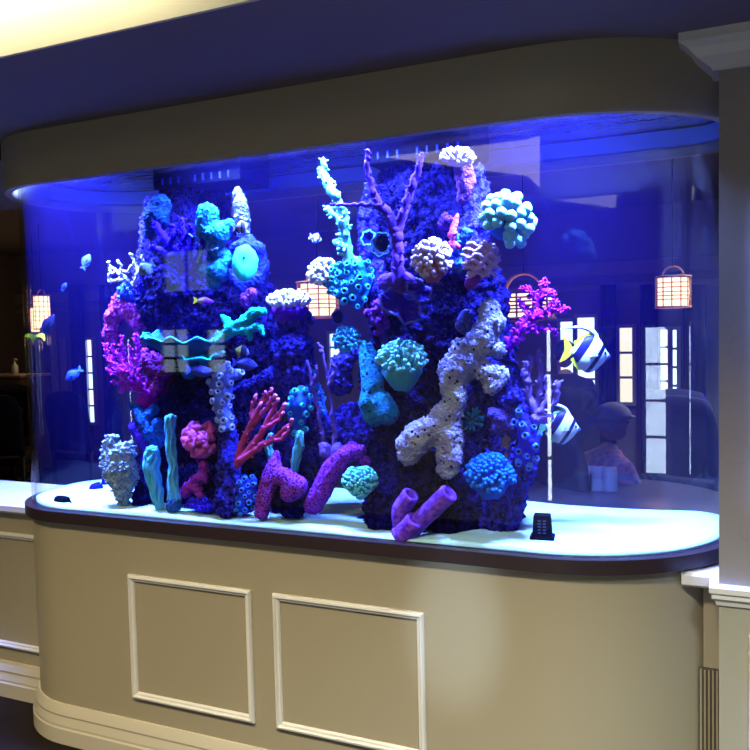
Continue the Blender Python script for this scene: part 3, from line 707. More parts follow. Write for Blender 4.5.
branch_coral('white_staghorn_coral', 'small white and lilac staghorn coral on the left edge of the left column', B(132, 288, .18), (190, 180, 255), [
    (pts((132, 290), (124, 278), (114, 270), (108, 262), Y=.18), .009, .005), (pts((124, 280), (112, 280), (109, 270), Y=.17), .007, .004), (pts((133, 286), (138, 272), (134, 262), (131, 254), Y=.18), .009, .004),
    (pts((137, 275), (143, 264), (141, 256), Y=.17), .006, .004), (pts((122, 276), (120, 266), (118, 261), Y=.16), .006, .004), (pts((115, 272), (109, 276), (110, 282), Y=.17), .005, .004), (pts((131, 266), (127, 272), (121, 270), Y=.16), .006, .004)], nub=140, tipcol=(240, 235, 255), seed=4)
polyp_mass('polyp_cluster', 'small blue open polyps on the left edge below the white staghorn coral', [chain((127, 286, 6, .18), (130, 296, 6, .18), (122, 292, 4, .17))], (40, 70, 235), .006, 9, (120, 170, 255), seed=2, voxel=.005)
MG = (175, 20, 200)
blobs('antler_sponge', 'magenta speckled antler sponge at the left edge, upper of two magenta growths', [chain((113, 322, 6, .2), (110, 335, 8, .2)), chain((118, 302, 7, .2), (113, 318, 9, .2), (112, 340, 6, .2)), chain((122, 290, 4, .19), (119, 305, 6, .19), (128, 315, 6, .2), (138, 325, 7, .2)), chain((125, 300, 5, .18), (136, 318, 5, .19))], (150, 25, 165), pat=((215, 90, 235), 90, 1), bump=(160, 1, .006), seed=5)
branch_coral('magenta_gorgonian', 'magenta knobbly branching gorgonian at the left edge under the antler sponge', B(146, 392, .16), MG, [
    (pts((148, 395), (132, 385), (118, 372), (108, 355), (106, 345), Y=.15), .010, .006), (pts((140, 390), (128, 368), (122, 350), (123, 336), Y=.14), .009, .005), (pts((142, 388), (138, 365), (138, 345), (135, 334), Y=.14), .009, .005),
    (pts((122, 375), (112, 372), (107, 368), Y=.14), .007, .005), (pts((133, 378), (122, 362), (116, 350), Y=.13), .007, .004), (pts((140, 372), (146, 360), (143, 350), Y=.13), .006, .004), (pts((128, 380), (118, 384), (112, 380), Y=.14), .007, .004), (pts((150, 394), (158, 388), (160, 378), Y=.14), .008, .005), (pts((134, 384), (124, 378), (114, 360), (112, 345), Y=.13), .008, .004), (pts((144, 384), (132, 362), (130, 345), Y=.13), .008, .004), (pts((146, 388), (150, 370), (147, 356), Y=.12), .008, .004), (pts((128, 372), (116, 366), (108, 358), Y=.12), .007, .004), (pts((138, 390), (126, 388), (120, 392), Y=.14), .007, .004)],
    nub=420, nub_r=.62, c_nub=(225, 60, 235), foot=[chain((148, 397, 9, .18), (146, 402, 9, .18))], seed=6)
blobs('fan_sponge', 'dusky pink lacy fan sponge beside the magenta gorgonian', [chain((146, 352, 5, .13), (150, 364, 9, .13), (158, 374, 9, .13), (168, 370, 6, .13)), chain((158, 378, 6, .12), (160, 390, 3.5, .12)), chain((152, 358, 7, .14), (162, 362, 6, .14))], (160, 45, 165), pat=((115, 30, 130), 60, 2), pores=(45, .16, (60, 10, 80)), vox=.005)
blobs('red_sponge', 'dark crimson sponge tucked beneath the pink fan sponge', [chain((160, 385, 7, .2), (150, 397, 9, .2), (142, 404, 6, .2)), chain((170, 376, 5, .2), (160, 388, 8, .2))], (125, 10, 60), pat=((85, 5, 60), 40, 2))
# teal plates
ruffle('table_coral', 'wide teal table coral with a wavy edge across the middle of the left column', B(188, 358, .14), V3(0, 1, .12), W(186, .14, 96), W(186, .14, 62), (25, 95, 185), (60, 180, 240), 9, 3, .46, amp=.025, rimr=.0035)
ruffle('plate_coral', 'small glowing cyan plate coral just under the wide table coral', B(203, 359, .09), V3(-.1, 1, .25), W(203, .09, 46), W(203, .09, 30), (20, 190, 235), None, 7, 5, .2, amp=.06)
blobs('antler_coral', 'bright cyan antler-shaped coral reaching right from the left column', [chain((222, 337, 5, .08), (232, 330, 6, .08), (244, 322, 6, .07), (254, 313, 6, .07), (263, 311, 4, .06)), chain((236, 331, 5, .07), (248, 330, 4, .06), (258, 326, 4, .06), (263, 333, 3, .06)), chain((224, 318, 4, .09), (231, 326, 5, .08)), chain((248, 331, 3.5, .06), (250, 338, 3, .06)), chain((222, 337, 4, .08), (214, 343, 4, .09))], (30, 215, 255), vox=.004, lump=(50, .006), fine=(120, .003))
# purple stalk with the white crest
finger_coral('white crested finger coral on a purple stem on top of the stacked blue pillar', B(289, 307, .17), V3(0, 1, .15), W(289, .17, 48), (235, 225, 255), (95, 30, 200), n=120, fl=.34, fr=.07, cup=.5, flat=.4, seed=21, bias=.9, name='crested_coral')
# column of white polyps
polyp_mass('button_polyps', 'pale violet button polyps with dark mouths in an upright patch between column and pillar', [
    chain((226, 372, 8, .10), (218, 385, 9, .09), (224, 396, 9, .09), (222, 412, 8, .09), (226, 425, 8, .09)), chain((236, 375, 6, .1)), chain((228, 378, 7, .09), (222, 400, 8, .08))], (105, 120, 245), .011, 26, (165, 180, 255), seed=4, h=.6, voxel=.006, mouth=.35)
# teal sponge branch and neighbours low left
blobs('branching_sponge', 'teal branching sponge with small pits low on the left, left tip glowing', [chain((130, 405, 3, .14), (137, 409, 5, .14), (143, 418, 8, .14), (151, 430, 10, .14), (157, 442, 8, .15)), chain((143, 418, 6, .14), (154, 410, 6, .14)), chain((158, 424, 6, .13), (162, 440, 6, .13))], (30, 110, 200), pat=((20, 70, 165), 50, 2), pores=(60, .10, (8, 20, 90)), vox=.005)
blobs('finger_sponge', 'violet rounded finger sponge leaning left above the white crusted coral', [chain((135, 427, 6.5, .14), (141, 438, 6.5, .14), (147, 452, 5.5, .15), (146, 466, 6, .17))], (80, 45, 215), vox=.005, lump=(30, .004), fine=(100, .002))
blobs('crusted_coral', 'white crystalline crusted coral standing at the left end of the reef', [chain((112, 440, 6, .08), (111, 455, 10, .08), (116, 470, 13, .08), (123, 485, 11, .08), (123, 500, 6, .08)), chain((128, 448, 6, .09), (130, 470, 8, .09), (127, 488, 7, .09)), chain((106, 460, 5, .08), (106, 468, 4, .08)), chain((119, 452, 10, .085), (121, 470, 14, .085), (122, 485, 11, .085))], (200, 222, 255), pat=((150, 170, 240), 60, 3), lump=(40, .010), fine=(110, .012), bump=(150, 1, .010), vox=.004)
def fluted(label, chain_, n, col, seed, name='pillar_sponge'):
    """bundle of thin strands twisting up around a core"""
    rng = random.Random(seed); P = smoothpath([p for p, r in chain_], 6); rr = np.interp(np.linspace(0, 1, len(P)), np.linspace(0, 1, len(chain_)), [r for p, r in chain_])
    base = P[0]; bm = bmesh.new(); tube(bm, [p-base for p in P], [r*.72 for r in rr], 12)
    for k in range(n):
        a0 = 2*PI*k/n; ph = rng.uniform(0, 6); q = []
        for i, p in enumerate(P):
            a = a0+.35*math.sin(i*.6+ph); q.append(p-base+(RV*math.cos(a)+TOH*math.sin(a))*rr[i]*(.78+.08*math.sin(i*1.3+ph)))
        tube(bm, q, [r*.30*(1+.25*rng.random()) for r in rr], 6)
    o = obj(name, bm, cm(col, pores=(75, .09, (10, 60, 150)), bump=(100, .7, .004)), None, base, True); return tag(o, label, 'sponge')
fluted('short fluted sky-blue pillar sponge standing on the sand, left of two', chain((160, 508, 4.5), (156, 490, 6.5), (152, 470, 8), (152, 455, 7.5), (152, 448, 5), Y=.06), 9, (90, 190, 255), 1)
fluted('tall narrow sky-blue pillar sponge on a round foot, right of two', chain((174, 500, 7), (173, 480, 5), (173, 465, 4.5), (171, 448, 5), (170, 430, 5), (171, 417, 5.5), Y=.06), 6, (90, 185, 255), 2)
blobs('ball_sponge', 'grey-blue round sponge at the foot of the tall blue pillar sponge', [chain((174, 504, 7.5, .055), (172, 507, 6, .06))], (45, 90, 160), pores=(70, .08, (10, 20, 80)), vox=.005)
rosette('ball-shaped pink cauliflower coral low on the left column', B(201, 439, .09), V3(-.05, .15, 1), W(201, .09, 42), (225, 90, 200), (120, 20, 110))
blobs('knob_sponge', 'pink knobby sponge under the cauliflower coral', [chain((203, 465, 5, .09), (203, 474, 6, .09), (205, 480, 4, .09)), chain((203, 475, 5, .09), (194, 483, 6, .09), (184, 494, 5, .09)), chain((195, 484, 5, .09), (200, 494, 5, .09)), chain((192, 480, 4, .08))], (185, 55, 210), pat=((140, 40, 180), 50, 1), pores=(60, .1, (70, 10, 100)), vox=.005)
polyp_mass('blue_polyps', 'clump of small blue knobs on the sand left of the red patterned sponge', [chain((244, 478, 5, .1), (245, 490, 7, .1), (245, 505, 9, .1)), chain((254, 482, 3.5, .1), (252, 498, 6, .1))], (35, 60, 240), .0085, 22, (60, 120, 255), seed=7, voxel=.006)
polyp_mass('dark_blue_polyps', 'dark violet-blue low polyps on the sand under the pink knobby sponge', [chain((198, 505, 6, .07), (208, 506, 7, .07), (190, 503, 5, .09))], (40, 20, 190), .008, 10, (60, 40, 235), seed=8, voxel=.006)
# red finger gorgonian
RD = (190, 60, 120)
branch_coral('red_finger_gorgonian', 'red finger gorgonian sweeping up and right in front of the blue pillar', B(238, 464, .06), RD, [
    (pts((238, 465), (240, 450), (248, 432), (258, 418), (268, 405), (275, 395), Y=.06), .014, .006), (pts((248, 432), (256, 412), (262, 402), Y=.055), .009, .005), (pts((240, 462), (252, 446), (264, 430), (275, 418), (287, 405), Y=.05), .014, .006),
    (pts((262, 432), (272, 412), (279, 398), Y=.05), .010, .005), (pts((240, 460), (258, 448), (274, 438), (288, 426), (293, 420), Y=.04), .013, .004), (pts((270, 441), (282, 438), (290, 428), Y=.035), .009, .004),
    (pts((252, 425), (252, 408), (256, 396), Y=.06), .009, .005), (pts((266, 428), (278, 420), (284, 412), Y=.04), .008, .004), (pts((245, 440), (252, 420), (262, 400), (266, 392), Y=.065), .009, .004), (pts((262, 404), (270, 394), (272, 388), Y=.065), .007, .004)],
    nub=40, nub_r=.5, seed=9, tipcol=(235, 120, 190))
polyp_mass('crater_polyps', 'bright cyan-rimmed open polyps on the lower right of the stacked blue pillar', [chain((302, 392, 8, .14), (300, 405, 11, .14), (298, 420, 8, .14)), chain((294, 410, 8, .14), (298, 430, 5, .14))], (30, 90, 235), .0095, 13, (60, 190, 250), seed=10, voxel=.006)
branch_coral('feather_coral', 'blue and cyan feathery coral leaning left behind the crater polyps', B(322, 418, .2), (35, 90, 240), [
    (pts((322, 416), (316, 396), (308, 376), (303, 362), Y=.19), .008, .003), (pts((324, 414), (322, 398), (318, 385), Y=.19), .008, .004), (pts((318, 404), (308, 394), (302, 386), Y=.18), .007, .004), (pts((316, 396), (306, 384), (304, 376), Y=.18), .006, .003), (pts((314, 390), (314, 374), (309, 364), Y=.18), .006, .003)], nub=300, nub_r=.8, c_nub=(60, 160, 250), seed=11)
for label, L, s in (('pale green ribbed strip sponge left of the red patterned sponge top', ((271, 434, 2.5), (268, 445, 4), (271, 456, 4), (272, 464, 2.5)), 1), ('pale green ribbed strip sponge right of the red patterned sponge top', ((300, 432, 3), (299, 446, 5), (296, 460, 4.5), (294, 473, 3)), 2)):
    fluted(label, chain(*L, Y=.10), 6, (80, 165, 190), s, 'strip_sponge')
def patterned(name, label, chains, ca, cb, vox=.005, seed=0):
    o = blobs(name, label, chains, ca, pores=(120, .26, cb), vox=vox, lump=(18, .006), fine=(140, .003), bump=(150, .8, .006), seed=seed); return o
patterned('patterned_sponge', 'crimson sponge with violet net pattern, hooked over the sand between pillar and bridge', [chain((276, 455, 5, .10), (274, 468, 8, .09), (270, 480, 10, .08), (264, 500, 9, .06), (262, 512, 8, .06)), chain((272, 476, 9, .09), (288, 478, 10, .08), (297, 486, 11, .07), (290, 492, 11, .07))], (150, 60, 215), (95, 10, 105))
patterned('patterned_sponge', 'crimson sponge with violet net pattern, long arm leaning right onto the bridge', [chain((314, 505, 10, .10), (322, 490, 11, .10), (332, 470, 11, .11), (345, 455, 10, .12), (360, 450, 6, .12)), chain((340, 458, 8, .12), (352, 448, 7, .13), (366, 462, 5, .14))], (140, 50, 210), (95, 10, 110), seed=4)
# grey twigs
for label, L, rr in (('thin grey-brown forked twig gorgonian leaning left between the columns', [pts((325, 452), (322, 432), (318, 410), (312, 385), (308, 362), Y=.13), pts((312, 385), (318, 375), (316, 366), Y=.13)], 1), ('thin grey-brown twig gorgonian with knobs leaning right of its twin', [pts((334, 450), (334, 428), (331, 405), (327, 375), (321, 348), Y=.12), pts((329, 385), (335, 370), (332, 358), Y=.12), pts((322, 352), (319, 344), Y=.12)], 2)):
    branch_coral('twig_gorgonian', label, L[0][0], (100, 70, 165), [(p, .0085, .004) for p in L], nub=70, seed=rr, foot=[chain((L[0][0].x*0+(325 if rr == 1 else 337), 448, 7, .12), (325 if rr == 1 else 336, 452, 7, .12))])
# ---- right column
t = branch_coral('pale_finger_coral', 'tall pale mint finger coral rising from the cyan polyps between the columns', B(349, 262, .16), (100, 205, 220), [
    (pts((349, 264), (347, 245), (343, 225), (340, 205), (333, 190), (326, 175), (323, 160), Y=.14), .019, .008), (pts((343, 225), (334, 215), (327, 208), Y=.13), .013, .009), (pts((337, 197), (327, 185), (319, 170), Y=.13), .014, .008), (pts((345, 248), (340, 245), (336, 242), Y=.12), .012, .011),
    (pts((346, 235), (345, 215), (342, 208), Y=.13), .012, .008)], nub=110, nub_r=.5, seed=12, c_nub=(150, 240, 240), foot=[chain((350, 262, 8, .15), (356, 262, 7, .15), (344, 268, 6, .15))])
finger_coral('white knobbly cauliflower coral left of the cyan polyp clump', B(323, 273, .16), V3(-.3, .6, .7), W(323, .16, 36), (240, 235, 255), (150, 150, 220), n=70, fl=.2, fr=.12, cup=.2, flat=.7, seed=3, name='knobbly_coral')
polyp_mass('cyan_polyps', 'big bright cyan polyp clump with dark mouths on the upper left of the right column', [chain((340, 278, 10, .16), (352, 272, 12, .15), (362, 268, 9, .16)), chain((336, 288, 9, .16), (350, 290, 14, .15), (360, 282, 12, .15), (358, 302, 9, .16))], (20, 120, 235), .0095, 34, (60, 185, 250), seed=13, voxel=.006)
def cup_ring(label, px, py, Y, w, d, c1, c2):
    b = B(px, py, Y); t = thing('cup_coral', label, 'coral', b); r = W(px, Y, w)/2; M = xf(None, d)
    bm = bmesh.new(); lathe(bm, [(.35*r, -1.2*r), (.62*r, -.5*r), (.92*r, 0), (.78*r, 0), (.5*r, -.35*r), (0, -.5*r)], 24, M); part('cup', bm, cm(c2), t)
    bm = bmesh.new(); ring = [M @ (Vector((math.cos(a), math.sin(a)*1.25, 0))*r*(.88+.08*math.sin(7*a))) for a in [2*PI*i/30 for i in range(31)]]; tube(bm, ring, r*.13, 6, round_end=False); part('rim', bm, cm(c1), t, 'glowing rim')
cup_ring('small glowing cyan-rimmed cup coral on the right column, upper left edge', 368, 238, .12, 14, V3(.2, .1, 1), (90, 210, 220), (20, 20, 120))
cup_ring('dark green cup coral below and right of the cyan-rimmed cup', 381, 245, .10, 22, V3(-.3, .2, 1), (8, 45, 85), (6, 25, 55))
cup_ring('dim blue-rimmed cup coral hanging under the cyan polyp clump', 338, 317, .14, 14, V3(-.3, -.1, 1), (60, 70, 190), (20, 15, 90))
branch_coral('purple_gorgonian', 'tall violet forked gorgonian in front of the dark right column', B(399, 280, .07), (85, 45, 190), [
    (pts((399, 280), (398, 262), (397, 245), (397, 230), Y=.06), .020, .018), (pts((397, 234), (390, 218), (380, 204), (372, 188), (367, 165), (368, 152), Y=.06), .018, .007), (pts((397, 232), (403, 214), (409, 196), (414, 180), (420, 162), (421, 154), Y=.06), .016, .008), (pts((380, 206), (365, 205), (345, 205), (330, 205), Y=.05), .009, .004)],
    nub=90, nub_r=.35, seed=14, foot=[chain((385, 282, 8, .09), (400, 281, 12, .09), (412, 284, 8, .09))])
ruffle('ruffled_coral', 'deep violet ruffled leaf coral beneath the violet gorgonian', B(400, 308, .09), V3(.2, .35, .9), W(400, .09, 46), W(400, .09, 26), (50, 20, 205), (110, 110, 250), 5, 7, .2, amp=.22)
ruffle('ruffled_coral', 'small violet ruffled leaf coral to the right of the larger ruffled one', B(418, 292, .09), V3(.3, .3, .9), W(418, .09, 26), W(418, .09, 20), (45, 22, 180), (95, 90, 230), 5, 9, .2, amp=.2)
blobs('lace_sponge', 'purple-pink lacy sponge left of the ruffled coral', [chain((378, 305, 5, .10), (374, 316, 7, .10), (382, 322, 7, .10), (380, 333, 5, .10)), chain((368, 314, 4, .1), (374, 318, 5, .1)), chain((388, 308, 4, .1), (384, 318, 5, .1))], (125, 50, 200), pat=((90, 30, 165), 60, 1), pores=(50, .15, (35, 10, 100)), vox=.004, lump=(50, .012), fine=(120, .008))
finger_coral('cyan finger coral ball at the left edge of the right column', B(347, 340, .18), V3(-.2, .2, 1), W(347, .18, 28), (70, 190, 245), (20, 110, 210), n=60, fl=.34, fr=.11, cup=.4)
blobs('green_slab_sponge', 'teal green sponge slab with fine dark pores hanging down the right column', [chain((366, 347, 8, .13), (370, 362, 11, .12), (373, 382, 12, .11), (371, 402, 13, .10), (374, 416, 12, .10)), chain((380, 402, 13, .10), (387, 413, 13, .10))], (30, 150, 195), pat=((20, 110, 175), 30, 3), pores=(48, .13, (8, 40, 80)), vox=.006, lump=(16, .006), fine=(80, .002))
finger_coral('pale aqua finger coral on a smooth cup in the middle of the right column', B(402, 366, .09), V3(0, 1, .42), W(402, .09, 54), (130, 225, 245), (75, 175, 220), n=130, fl=.36, fr=.07, bias=.8, cup=.62, flat=.8, seed=5, core=.66)
finger_coral('white and orange finger anemone ball on the upper right column', B(432, 260, .07), V3(-.1, .35, .95), W(432, .07, 40), (220, 185, 235), (215, 95, 120), n=64, fl=.36, fr=.125, cup=.75, flat=1.0, seed=6, name='anemone_coral')
t = thing('petal_coral', 'pink layered coral with wavy white edges at the upper right edge of the column', 'coral', B(480, 261, .09)); r = W(480, .09, 19)
bm = bmesh.new(); sphere(bm, (0, 0, 0), r*.82, 3, (1, .8, 1)); tube(bm, [V3(0, -.3, 0)*r, V3(-.5, -1.2, -.2)*r], [r*.5, r*.35], 12); part('core', bm, cm((150, 60, 190)), t)
for k in range(6):
    z = .78-.30*k; hw = math.sqrt(max(.1, 1-z*z*.8)); P_ = []
    for i in range(25):
        x = (-1+2*i/24)*hw*.95; P_.append(V3(x, z+.10*math.sin(x*9+k*2), math.sqrt(max(.02, 1-x*x*.8-z*z*.7))*.95)*r)
    bm = bmesh.new(); tube(bm, [p*.86 for p in P_], r*.14, 8); tube(bm, P_, [r*(.11+.03*math.sin(i*1.7+k)) for i in range(25)], 8); part('petal', bm, cm((225, 175, 255)), t, 'wavy white-edged layer' if k == 0 else None)
finger_coral('large pale cyan thick-lobed coral jutting from the upper right edge', B(505, 222, .12), V3(.35, .35, .85), W(505, .12, 54), (150, 230, 255), (60, 120, 220), n=36, fl=.30, fr=.19, cup=.2, flat=.95, seed=8, core=.68, name='thick_lobe_coral')
blobs('trunk_sponge', 'dusky rose sponge trunk at the very top right of the big column', [chain((462, 165, 10, .16), (466, 182, 10, .16), (463, 198, 7, .16))], (105, 55, 130), vox=.006)
finger_coral('white and lilac fringed coral crowning the big right column', B(457, 161, .15), V3(.1, .95, .3), W(457, .15, 38), (195, 175, 255), (70, 60, 210), n=60, fl=.3, fr=.09, cup=.1, flat=.55, seed=10, name='fringed_coral')
blobs('dusky_lobe_sponge', 'dim violet lobed sponge above the anemone ball', [chain((446, 215, 4, .12), (443, 224, 6, .12), (449, 220, 5, .12))], (75, 30, 140), vox=.004)
blobs('orange_knob_coral', 'small glowing orange and pink knobs between anemone ball and petal coral', [chain((456, 232, 2.5, .10)), chain((452, 236, 3.5, .10), (458, 214, 2.0, .12)), chain((450, 244, 3, .1), (458, 246, 4, .1))], (240, 110, 190), pat=((200, 50, 90), 60, 2), vox=.0035, fine=(120, .004))
blobs('cyan_encrusting_coral', 'rough cyan encrusting patch between anemone ball and petal coral', [chain((462, 240, 6, .12), (468, 234, 5, .12), (460, 250, 6, .12), (470, 262, 5, .12)), chain((452, 262, 5, .1), (464, 268, 6, .1))], (60, 130, 240), pat=((30, 60, 210), 70, 2), vox=.005, fine=(90, .01))
CRM = (165, 155, 235)
blobs('cream_encrusting_coral', 'long cream-lilac encrusting coral winding down the right column to a forked foot', [
    chain((490, 306, 9, .12), (491, 322, 14, .11), (484, 338, 15, .10), (470, 352, 15, .09), (460, 368, 16, .08), (452, 384, 13, .07), (455, 398, 12, .07), (450, 412, 13, .07), (438, 426, 15, .07), (424, 434, 16, .07), (411, 444, 15, .07), (408, 454, 11, .07)),
    chain((446, 415, 14, .07), (450, 435, 14, .07), (449, 455, 14, .07), (447, 468, 11, .07)), chain((462, 350, 12, .09), (452, 368, 12, .08), (447, 372, 9, .08)), chain((474, 365, 12, .09), (488, 374, 11, .10), (500, 374, 10, .12), (492, 386, 10, .1)), chain((486, 340, 10, .1), (498, 350, 9, .12))],
    CRM, pat=((215, 208, 255), 22, 5), pores=(46, .11, (25, 20, 90)), vox=.0055, lump=(22, .008), fine=(85, .007), bump=(130, 1, .012))
blobs('flat_lobe_sponge', 'smooth grey-lilac flat lobe left of the top of the cream encrusting coral', [chain((466, 316, 8, .13), (463, 325, 9, .13), (470, 330, 8, .13))], (75, 75, 170), vox=.006, lump=(20, .003), fine=(60, .002), pores=(30, .06, (30, 25, 100)))
finger_coral('azure blue finger coral on a smooth cup at the lower right of the column', B(490, 478, .09), V3(0, .85, .6), W(490, .09, 52), (25, 120, 250), (20, 90, 235), n=140, fl=.30, fr=.075, bias=.5, cup=.55, flat=.78, seed=11, core=.68)
finger_coral('small dark teal finger coral beside the foot of the cream encrusting coral', B(472, 420, .12), V3(.1, .3, 1), W(472, .12, 22), (25, 120, 170), (12, 50, 120), n=26, fl=.45, fr=.11, cup=.2, flat=1.2, seed=12)
# heart-shaped brain coral
t = thing('brain_coral', 'turquoise heart-shaped bumpy brain coral on the low bridge', 'coral', B(360, 482, .09)); r = W(360, .09, 20)
bm = bmesh.new(); sphere(bm, (0, 0, 0), r*.86, 4, (1, 1, 1))
def heart(p):
    z = p.dot(Z3)/r; x = p.dot(RV)/r; f = 1.0
    w_ = (1.02 if z > -.1 else 1.02+(z+.1)*.75); dip = -.16*math.exp(-(x/.25)**2)*max(0, z)
    return RV*(x*r*w_)+Z3*(z*r*.98+dip*r)+TOH*(p.dot(TOH)*.7)
for v in bm.verts: v.co = heart(v.co)
part('core', bm, cm((40, 120, 160)), t)
bm = bmesh.new(); rng = random.Random(3)
for q in fib(330, -1, .3, rng):
    if q.z > -.35 or True:
        p = heart((RV*q.x+Z3*q.y+TOH*q.z)*r*.86)
        if q.z > -.4: sphere(bm, p, r*.085*rng.uniform(.85, 1.15), 1)
part('bumps', bm, cm((110, 215, 225), .5, bump=(120, .2, .002)), t)
# violet tube sponge
t = thing('tube_sponge', 'violet tube sponge with three open tubes at the foot of the big column', 'sponge', B(408, 533, .05))
b0 = B(408, 533, .05)
for i, (L, r0, r1) in enumerate(([(402, 528, .06), (401, 510, .05), (408, 496, .04)], 8, 8.5), ([(410, 530, .05), (428, 512, .04), (447, 494, .03)], 7.5, 8), ([(402, 534, .045), (408, 528, .03), (413, 521, .015)], 9.5, 7.5))if False else enumerate([([(401, 530, .06), (400, 512, .05), (411, 495, .035)], 9.5, 9), ([(410, 530, .055), (428, 513, .045), (449, 493, .03)], 9.5, 9.5), ([(402, 536, .05), (408, 529, .035), (415, 520, .025)], 12, 9.5)]):
    P = smoothpath([at(x, y, Y)-b0 for x, y, Y in L], 5); mm = mpp(b0); n_ = len(P); rr = [(r0+(r1-r0)*k/(n_-1))*mm for k in range(n_)]
    d = (P[-1]-P[-2]).normalized(); bm = bmesh.new()
    e = P[-1]; path = P+[e+d*mm*1.2, e+d*mm*.6, e-d*mm*3, e-d*mm*10]; rad = rr+[rr[-1]*.86, rr[-1]*.62, rr[-1]*.52, rr[-1]*.4]
    # open mouth: outer skin then back inside
    prev = None; rings = []
    dd, u, w_ = frame_of(d)
    for k, (p, r) in enumerate(zip(path, rad)):
        rings.append([bm.verts.new(p+(u*math.cos(2*PI*j/18)+w_*math.sin(2*PI*j/18))*r*(1+.05*noise.noise(p*40+Vector((j, 0, 0))))) for j in range(18)])
    for A, Bq in zip(rings, rings[1:]):
        for j in range(18): bm.faces.new((A[j], A[(j+1) % 18], Bq[(j+1) % 18], Bq[j]))
    bm.faces.new(rings[0][::-1]); bm.faces.new(rings[-1])
    part('tube', bm, cm((150, 80, 240), pat=((105, 50, 215), 50, 4)), t)
# right edge growths
branch_coral('magenta_feather_gorgonian', 'magenta feathery gorgonian glowing at the right edge of the column', B(507, 350, .22), (150, 15, 225), [
    (pts((505, 352), (515, 338), (528, 322), (538, 305), (543, 290), (545, 281), Y=.2), .014, .006), (pts((538, 305), (530, 292), (522, 289), Y=.2), .009, .005), (pts((532, 318), (546, 312), (557, 310), (568, 309), Y=.19), .010, .005), (pts((524, 328), (538, 330), (550, 328), (557, 336), Y=.19), .009, .004),
    (pts((542, 298), (550, 292), (554, 296), Y=.19), .008, .005), (pts((536, 312), (526, 308), (520, 300), Y=.21), .008, .005), (pts((546, 313), (552, 303), (558, 303), Y=.19), .007, .004)], nub=420, nub_r=.7, c_nub=(215, 50, 240), seed=15)
branch_coral('pale_violet_finger_coral', 'pale violet finger coral standing behind the blue polyps at the right edge', B(540, 416, .22), (125, 95, 190), [
    (pts((538, 415), (530, 400), (528, 380), (532, 356), Y=.21), .013, .009), (pts((536, 412), (540, 392), (541, 368), (538, 350), Y=.22), .012, .008), (pts((540, 412), (548, 398), (547, 378), Y=.2), .012, .009), (pts((544, 412), (556, 400), (557, 382), Y=.21), .012, .009), (pts((529, 382), (524, 372), (528, 362), Y=.2), .010, .008)],
    nub=45, nub_r=.5, seed=16, c_nub=(165, 140, 225), foot=[chain((536, 418, 7, .21), (548, 416, 7, .21))])
polyp_mass('deep_blue_polyps', 'deep blue open polyps on the rock arm below the violet finger coral', [chain((520, 418, 6, .13), (524, 430, 9, .13), (530, 442, 10, .13), (524, 455, 9, .13), (530, 462, 6, .13))], (40, 35, 250), .010, 12, (60, 110, 250), seed=17, voxel=.006)
blobs('pale_knob_sponge', 'dusky mauve lumpy sponge in the hollow behind the azure finger coral', [chain((492, 414, 7, .2), (503, 420, 10, .2), (512, 426, 8, .2)), chain((500, 426, 9, .2))], (70, 50, 130), vox=.006)
# ================================================================== THE ROOM BEHIND, SEEN THROUGH THE TANK
YB = 6.2
bm = bmesh.new(); box(bm, -8, 7, YB, YB+.1, 0, 2.8); struct('wall_back', bm, M_BWALL)
M_CUR = mat('dark_curtain', (.018, .018, .032), .9, .05, bump=(30, .6, .01))
M_DAYR = glow('daylight_pane_back', (.70, .86, 1), 2.6)
M_DAYW = glow('daylight_pane_warm', (1, .86, .55), 1.5)
def bwin(a, b, c, d, mp, nz=3, nx=1):
    p, q = at(a, c, YB), at(b, d, YB); window(p.x, q.x, max(.15, q.z), p.z, YB, -1, mp, nz, nx)
bwin(561, 574, 322, 400, M_DAYR, 3); bwin(578, 596, 318, 440, M_DAYR, 4); bwin(620, 633, 328, 402, M_DAYW, 3)
bwin(661, 668, 330, 398, M_DAYR, 4); bwin(673, 677, 330, 404, M_DAYR, 4); bwin(54, 60, 328, 470, M_DAYR, 5); bwin(64, 67, 340, 425, M_DAYR, 4); bwin(88, 97, 340, 422, M_DAYR, 5); bwin(331, 344, 334, 374, M_DAYR, 3)
# curtains: pleated cloth hanging beside the windows
def curtain(a, b, label, top=285, Y=YB-.14):
    p, q = at(a, top, Y), at(b, top, Y); n = max(8, int((q.x-p.x)/.03)); bm = bmesh.new(); rows = []
    for z in (.05, 1.2, p.z): rows.append([bm.verts.new((p.x+(q.x-p.x)*i/n, Y+.03*math.sin(i*1.3), z)) for i in range(n+1)])
    for A, Bq in zip(rows, rows[1:]):
        for i in range(n): bm.faces.new((A[i], A[i+1], Bq[i+1], Bq[i]))
    o = obj('curtain', bm, M_CUR, None, smooth=True); md = o.modifiers.new('s', 'SOLIDIFY'); md.thickness = .008
    tag(o, label, 'curtain', 'dark curtains in the room behind')
curtain(600, 616, 'dark curtain between the broad bright window and the yellow-tinted window behind the tank'); curtain(640, 658, 'dark curtain right of the yellow-tinted window behind the tank')
curtain(683, 706, 'dark curtain at the far right behind the tank'); curtain(68, 84, 'dark curtain between the two left windows behind the tank'); curtain(99, 118, 'dark curtain right of the leftmost windows, beside the antler sponge')
# crown and rail of the far wall
M_BTRIM = mat('back_room_trim', (.30, .28, .25), .6, .2)
def rail(y0, y1, n, t=.06):
    a, b = at(600, y0, YB).z, at(600, y1, YB).z; bm = bmesh.new(); box(bm, -8, 7, YB-t, YB, b, a, .01); struct('trim_%d' % n, bm, M_BTRIM)
rail(262, 276, 7); rail(284, 290, 8, .04)
